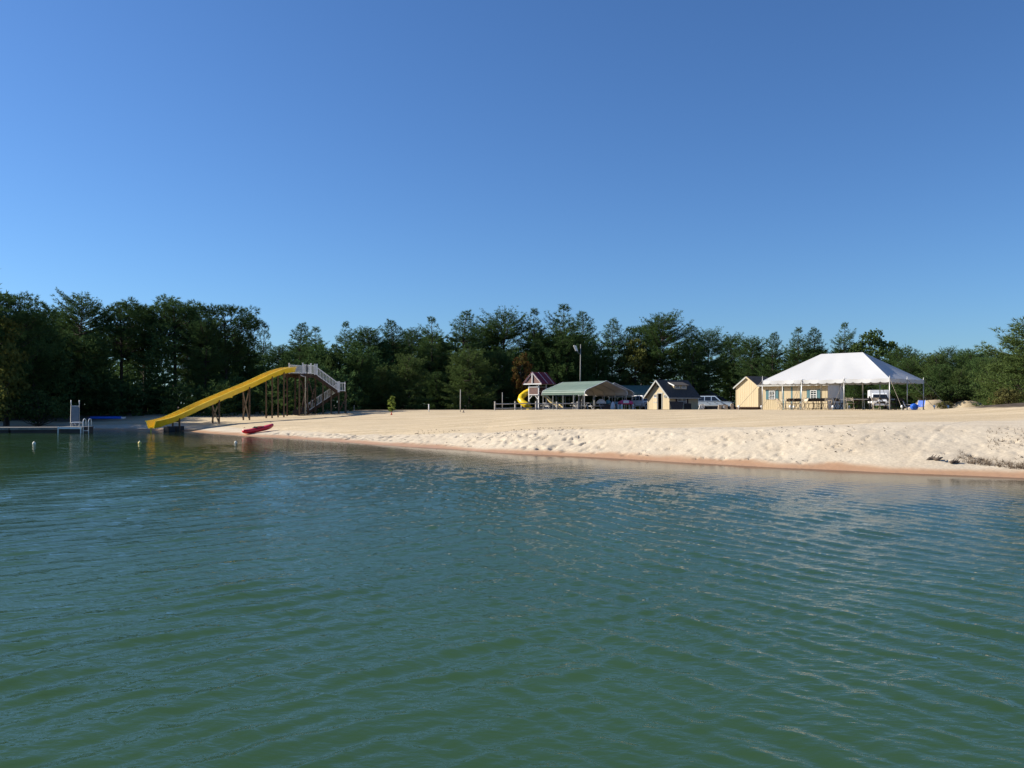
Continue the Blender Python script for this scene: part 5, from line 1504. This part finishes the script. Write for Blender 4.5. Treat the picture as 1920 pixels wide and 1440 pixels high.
folding_table(1490, 64.4, R(-45), 'white folding table behind the crowded chairs by the cabin door')
folding_table(1543, 62.9, R(-45), 'white folding table behind the tight row of dark chairs')
folding_table(1601, 59.6, R(-10), 'white folding table by the third front pole of the tent')
folding_table(1650, 60.0, R(-45), 'white folding table in front of the white truck')
# ------------------------------------------------------------------ blue things beyond the tent
c = gp(1714, 63.3); t = thing('blue_drum', 'blue plastic drum lying with its round end towards the lake', 'drum', (c.x, c.y, c.z + .24), R(-15))
MB().lathe([(.05, -.36), (.21, -.36), (.235, -.33), (.24, -.15), (.25, -.13), (.24, -.11), (.24, .11), (.25, .13), (.24, .15), (.235, .33), (.21, .36), (.05, .36)], 20, (0, 0, 0), 'y').build('drum', 'blue_plastic', t, True)
for x in (-.1, .12): MB().lathe([(.035, -.375), (.04, -.36)], 10, (x, 0, -.08), 'y').build('bung', 'black_plastic', t)
def beach_chair(px, d, rz, label):
    c = gp(px, d); t = thing('beach_chair', label, 'chair', tuple(c), rz, 'blue beach chairs by the drum')
    MB().box((0, 0, .26), (.5, .46, .03)).build('seat', 'blue_plastic', t)
    slab(MB(), [(-.25, .20, .27), (.25, .20, .27), (.25, .42, .74), (-.25, .42, .74)], .025).build('backrest', 'blue_plastic', t)
    for s in (-1, 1):
        MB().tube([(s * .27, -.28, 0), (s * .27, .22, .27), (s * .27, .44, .78)], .016, 6).build('frame', 'white_paint', t)
        MB().tube([(s * .27, .34, 0), (s * .27, -.22, .27), (s * .27, -.26, .42), (s * .27, .20, .42)], .016, 6).build('leg', 'white_paint', t)
beach_chair(1704, 64.6, R(60), 'blue beach chair on the tent side of the blue drum')
beach_chair(1724, 64.4, R(-50), 'blue beach chair on the sand bank side of the blue drum')
# ------------------------------------------------------------------ vehicles
def wheel(t, x, y, r=.36, w=.24):
    m = MB().lathe([(r * .55, -w / 2), (r * .92, -w / 2), (r, -w * .35), (r, w * .35), (r * .92, w / 2), (r * .55, w / 2)], 20, (x, y, r), 'y').build('wheel', 'tyre', t, True)
    MB().lathe([(.03, -w / 2 - .012), (r * .58, -w / 2 - .006), (r * .58, w / 2 + .006), (.03, w / 2 + .012)], 14, (x, y, r), 'y').build('rim', 'aluminium', m)
def greenhouse(m, xb0, xb1, xt0, xt1, zb, zt, wb, wt):
    return m.loft([[(xb0, -wb, zb), (xb1, -wb, zb), (xb1, wb, zb), (xb0, wb, zb)], [(xt0, -wt, zt), (xt1, -wt, zt), (xt1, wt, zt), (xt0, wt, zt)]])
def suv():
    c = gp(1340, 111); t = thing('parked_car', 'pale blue sport utility car parked beside the cottage, facing the cream shed', 'car', (c.x, c.y, c.z), R(-24))
    hw = .90
    side = [(-2.30, .48), (-2.32, 1.0), (-2.26, 1.10), (1.0, 1.12), (2.10, 1.02), (2.30, .85), (2.32, .48), (1.95, .36), (-2.1, .36)]
    m = MB(); m.loft([[(x, -hw + .06, z) for x, z in side], [(x, -hw, .5 + (z - .5) * .98) for x, z in side], [(x, hw, .5 + (z - .5) * .98) for x, z in side], [(x, hw - .06, z) for x, z in side]])
    m.build('body', 'car_blue', t, bevel=.05)
    MB().box((0, 0, .36), (4.3, 1.7, .22)).build('underbody', 'black_plastic', t)
    greenhouse(MB(), -2.24, 1.02, -2.02, .22, 1.09, 1.78, .84, .70).build('cabin', 'car_blue', t, bevel=.05)
    def gl(pts, name='side_window'): slab(MB(), pts, .012).build(name, 'car_glass', t)
    for s in (-1, 1):
        y0, y1 = s * .845, s * .725
        for (a, b, c_, d_) in ((-2.02, -1.22, -1.86, -1.22), (-1.12, -.35, -1.12, -.35), (-.25, .72, -.25, .16)):
            q = [(a, y0, 1.16), (b, y0, 1.16), (d_, y1, 1.68), (c_, y1, 1.68)]
            gl(q if s < 0 else [q[1], q[0], q[3], q[2]])
        MB().box((.62, s * 1.0, 1.20), (.12, .2, .16)).build('mirror', 'black_plastic', t, bevel=.02)
        for x in (-.75, .2): MB().box((x, s * .905, .92), (.2, .03, .04)).build('door_handle', 'black_plastic', t)
        MB().box((2.27, s * .64, .82), (.10, .36, .17)).build('headlight', 'lamp_clear', t, bevel=.02)
        MB().box((-2.31, s * .76, .95), (.05, .16, .3)).build('tail_light', 'cone_red', t)
        MB().box((0, s * .905, .52), (2.6, .03, .09)).build('sill', 'grey_trim', t)
        for x in (-1.42, 1.42): wheel(t, x, s * .80)
    gl([(1.045, -.76, 1.14), (1.045, .76, 1.14), (.285, .64, 1.74), (.285, -.64, 1.74)], 'windshield')
    gl([(-2.255, .76, 1.16), (-2.255, -.76, 1.16), (-2.06, -.64, 1.68), (-2.06, .64, 1.68)], 'rear_window')
    MB().box((2.33, 0, .52), (.10, 1.7, .2)).build('bumper', 'grey_trim', t, bevel=.03); MB().box((2.315, 0, .80), (.03, .8, .16)).build('grille', 'black_plastic', t)
    for s in (-1, 1): MB().tube([(-1.8, s * .6, 1.80), (-1.7, s * .6, 1.85), (.0, s * .6, 1.85), (.1, s * .6, 1.79)], .02, 6).build('roof_rail', 'black_plastic', t)
suv()
def jeep():
    c = gp(1207, 107); t = thing('white_jeep', 'boxy white hard-top off-road car half hidden behind the cottage', 'car', tuple(c), R(-62))
    MB().box((0, 0, .80), (3.3, 1.55, .56)).build('body', 'car_white', t, bevel=.05)
    MB().box((1.95, 0, .86), (.9, 1.2, .42)).build('bonnet', 'car_white', t, bevel=.05)
    greenhouse(MB(), -1.6, .85, -1.55, .65, 1.08, 1.80, .76, .70).build('hard_top', 'car_white', t, bevel=.04)
    for s in (-1, 1):
        for a, b in ((-1.4, -.75), (-.62, .0), (.1, .58)):
            q = [(a, s * .765, 1.18), (b, s * .765, 1.18), (b, s * .722, 1.68), (a, s * .722, 1.68)]
            slab(MB(), q if s < 0 else [q[1], q[0], q[3], q[2]], .012).build('side_window', 'car_glass', t)
        for x in (-1.1, 1.7): wheel(t, x, s * .70, .40, .26)
        MB().box((1.7, s * .74, .88), (.95, .24, .06)).build('fender', 'black_plastic', t); MB().box((2.40, s * .42, .90), (.05, .2, .2)).build('headlight', 'lamp_clear', t)
        MB().box((.62, s * .92, 1.28), (.1, .16, .2)).build('mirror', 'black_plastic', t)
    slab(MB(), [(.87, -.66, 1.14), (.87, .66, 1.14), (.68, .6, 1.72), (.68, -.6, 1.72)], .012).build('windshield', 'car_glass', t)
    slab(MB(), [(-1.612, .66, 1.16), (-1.612, -.66, 1.16), (-1.572, -.6, 1.70), (-1.572, .6, 1.70)], .012).build('rear_window', 'car_glass', t)
    MB().lathe([(.1, -.1), (.36, -.1), (.36, .1), (.1, .1)], 16, (-1.78, 0, .95), 'x').build('spare_wheel', 'tyre', t)
    MB().box((2.45, 0, .56), (.12, 1.5, .16)).box((-1.72, 0, .5), (.12, 1.5, .14)).build('bumper', 'black_plastic', t)
jeep()
def truck():
    c = gp(1649, 84); t = thing('white_truck', 'white box truck parked nose-on behind the tent', 'truck', tuple(c), R(-109))
    t.scale = (.86, .86, .86)
    MB().box((-1.9, 0, 1.45), (3.4, 2.05, 1.55)).build('cargo_box', 'car_white', t, bevel=.03)
    MB().box((-.6, 0, .52), (5.6, 1.2, .18)).build('chassis', 'black_plastic', t)
    MB().box((.85, 0, .85), (2.0, 1.85, .55)).build('lower_cab', 'car_white', t, bevel=.06)
    greenhouse(MB(), -.12, 1.15, -.10, .55, 1.11, 1.85, .90, .78).build('cab', 'car_white', t, bevel=.05)
    MB().box((1.75, 0, .80), (.9, 1.55, .42)).build('bonnet', 'car_white', t, bevel=.08)
    slab(MB(), [(1.165, -.80, 1.16), (1.165, .80, 1.16), (.60, .70, 1.78), (.60, -.70, 1.78)], .012).build('windshield', 'car_glass', t)
    for s in (-1, 1):
        q = [(.05, s * .905, 1.18), (.95, s * .905, 1.18), (.50, s * .81, 1.74), (.05, s * .81, 1.74)]
        slab(MB(), q if s < 0 else [q[1], q[0], q[3], q[2]], .012).build('side_window', 'car_glass', t)
        MB().box((2.19, s * .6, .82), (.06, .26, .16)).build('headlight', 'lamp_clear', t); MB().box((.95, s * 1.12, 1.35), (.1, .18, .3)).build('mirror', 'black_plastic', t)
        for x in (-2.4, 1.45): wheel(t, x, s * .80, .39, .26)
    MB().box((2.21, 0, .80), (.04, .86, .2)).build('grille', 'black_plastic', t); MB().box((2.27, 0, .52), (.14, 1.75, .18)).build('bumper', 'aluminium', t, bevel=.03)
truck()
# ------------------------------------------------------------------ gravel heap, blocks, boards
c = gp(1326, 119)
def heap():
    n, m = 40, 30; X, Y = np.meshgrid(np.linspace(-3.6, 5.2, n), np.linspace(-3, 3, m))
    r = np.hypot(np.where(X < 0, X / 3.2, X / 4.8), Y / 2.8)
    Z = 2.9 * np.clip(1 - r, 0, 1) ** .9 + np.where(r < 1, .25 * (fbm(X * 1.3, Y * 1.3, 401, 4) - .45), 0) - .05
    me = np_mesh('gravel_heap', np.stack([X, Y, Z], -1).reshape(-1, 3), grid_faces(m, n), 'gravel', True)
    o = bpy.data.objects.new('gravel_heap', me); COL.objects.link(o); o.location = tuple(c); tag(o, 'dark pointed gravel heap in the shade behind the pale blue car', 'heap')
heap()
def block_bench():
    c = gp(1361, 86); t = thing('stone_bench', 'low bench of pale stone blocks in front of the pale blue car', 'bench', tuple(c), R(-8))
    for x, h in ((-.62, 2), (.02, 2), (.60, 3)):
        for k in range(h):
            MB().box((x + random.uniform(-.02, .02), 0, .10 + .20 * k), (.30, .34, .19), random.uniform(-.06, .06)).build('block', 'stone', t, bevel=.02)
    MB().box((-.28, 0, .45), (.95, .36, .09)).build('slab', 'stone', t, bevel=.02)
block_bench()
c = gp(1314, 90); t = thing('leaning_boards', 'few weathered boards leaning together at the rear of the pale blue car', 'boards', tuple(c))
for k in range(4): MB().beam((-.22 + .16 * k, 0, 0), (-.02 + .16 * k, .25, .50), .12, .03).build('board', 'grey_wood', t)
c = gp(1392, 84); t = thing('dark_crate', 'low dark crate on the ground beside the plain cream shed', 'crate', tuple(c), R(10))
MB().box((0, 0, .16), (1.0, .6, .30)).build('box', 'dark_wood', t, bevel=.02)
for k in range(4): MB().box((-.375 + .25 * k, 0, .325), (.22, .64, .025)).build('lid_board', 'dark_wood', t)
# ------------------------------------------------------------------ driftwood and dry weeds at the waterline
def clod(px, d, L, label):
    c = gp(px, d, .0); t = thing('driftwood', label, 'driftwood', tuple(c), R(-30))
    r_ = np.random.default_rng(int(px)); pth = [(L * (u - .5), .06 * r_.normal(), .05 + .03 * r_.normal()) for u in np.linspace(0, 1, 6)]
    MB().tube(pth, [.025, .05, .06, .05, .045, .015], 7).build('log', 'bark_drift', t, True)
    for k in range(3):
        u = pth[1 + k]; MB().tube([u, (u[0] + .1, u[1] + .08 * (-1) ** k, u[2] + .12)], [.02, .006], 5).build('twig', 'bark_drift', t)
clod(1752, 25.0, .42, 'longer dark driftwood piece on the sand just above the waterline')
clod(1790, 24.6, .26, 'short dark driftwood piece nearer the dry weeds')
def weeds():
    r_ = np.random.default_rng(77); cs, ds, ls = [], [], []
    for k in range(170):
        u = r_.beta(1.2, 1.0); px = 1800 + 135 * u; d = 24.75 - 1.5 * u + abs(r_.normal()) * .32
        p = gp(px, d); n = 3
        for q in range(n):
            cs.append((p.x + r_.normal() * .05, p.y + r_.normal() * .05, p.z - .01)); v = r_.normal(size=3) * .6; v[2] = abs(v[2]) + .35; ds.append(v / np.linalg.norm(v)); ls.append(r_.uniform(.05, .20))
    for k in range(90):
        p = gp(r_.uniform(1850, 1930), r_.uniform(25.5, 28)); cs.append(tuple(p)); ds.append((0, 0, 1.0)); ls.append(r_.uniform(.04, .10))
    Vt = blades(np.array(cs), np.array(ds), np.array(ls), .012, 4, r_)
    o = bpy.data.objects.new('dry_weeds', np_mesh('dry_weeds', Vt, np.arange(len(Vt)).reshape(-1, 3), 'dry_weed')); COL.objects.link(o)
    tag(o, 'low brown dry weeds straggling along the sandy waterline', 'weeds', kind='stuff')
weeds()

def twigs():
    r_ = np.random.default_rng(123); cs, ds, ls = [], [], []
    while len(cs) < 260:
        x, y = r_.uniform(-9, 16), r_.uniform(24, 47); s_ = float(shore_dist(np.array([x]), np.array([y]))[0])
        if not (0.7 < s_ < 5) or fbm(np.array([x * .5]), np.array([y * .5]), 501, 3)[0] < .46: continue
        cs.append((x, y, ground(x, y) + .03)); a = r_.uniform(0, 6.28); ds.append((math.cos(a) * 2.2, math.sin(a) * 2.2, .0)); ls.append(r_.uniform(.03, .11))
    Vt = blades(np.array(cs), np.array(ds), np.array(ls), .03, 2, r_)
    o = bpy.data.objects.new('beach_debris', np_mesh('beach_debris', Vt, np.arange(len(Vt)).reshape(-1, 3), 'bark_drift')); COL.objects.link(o)
    tag(o, 'small dark twigs and litter scattered over the trodden sand', 'debris', kind='stuff')
twigs()
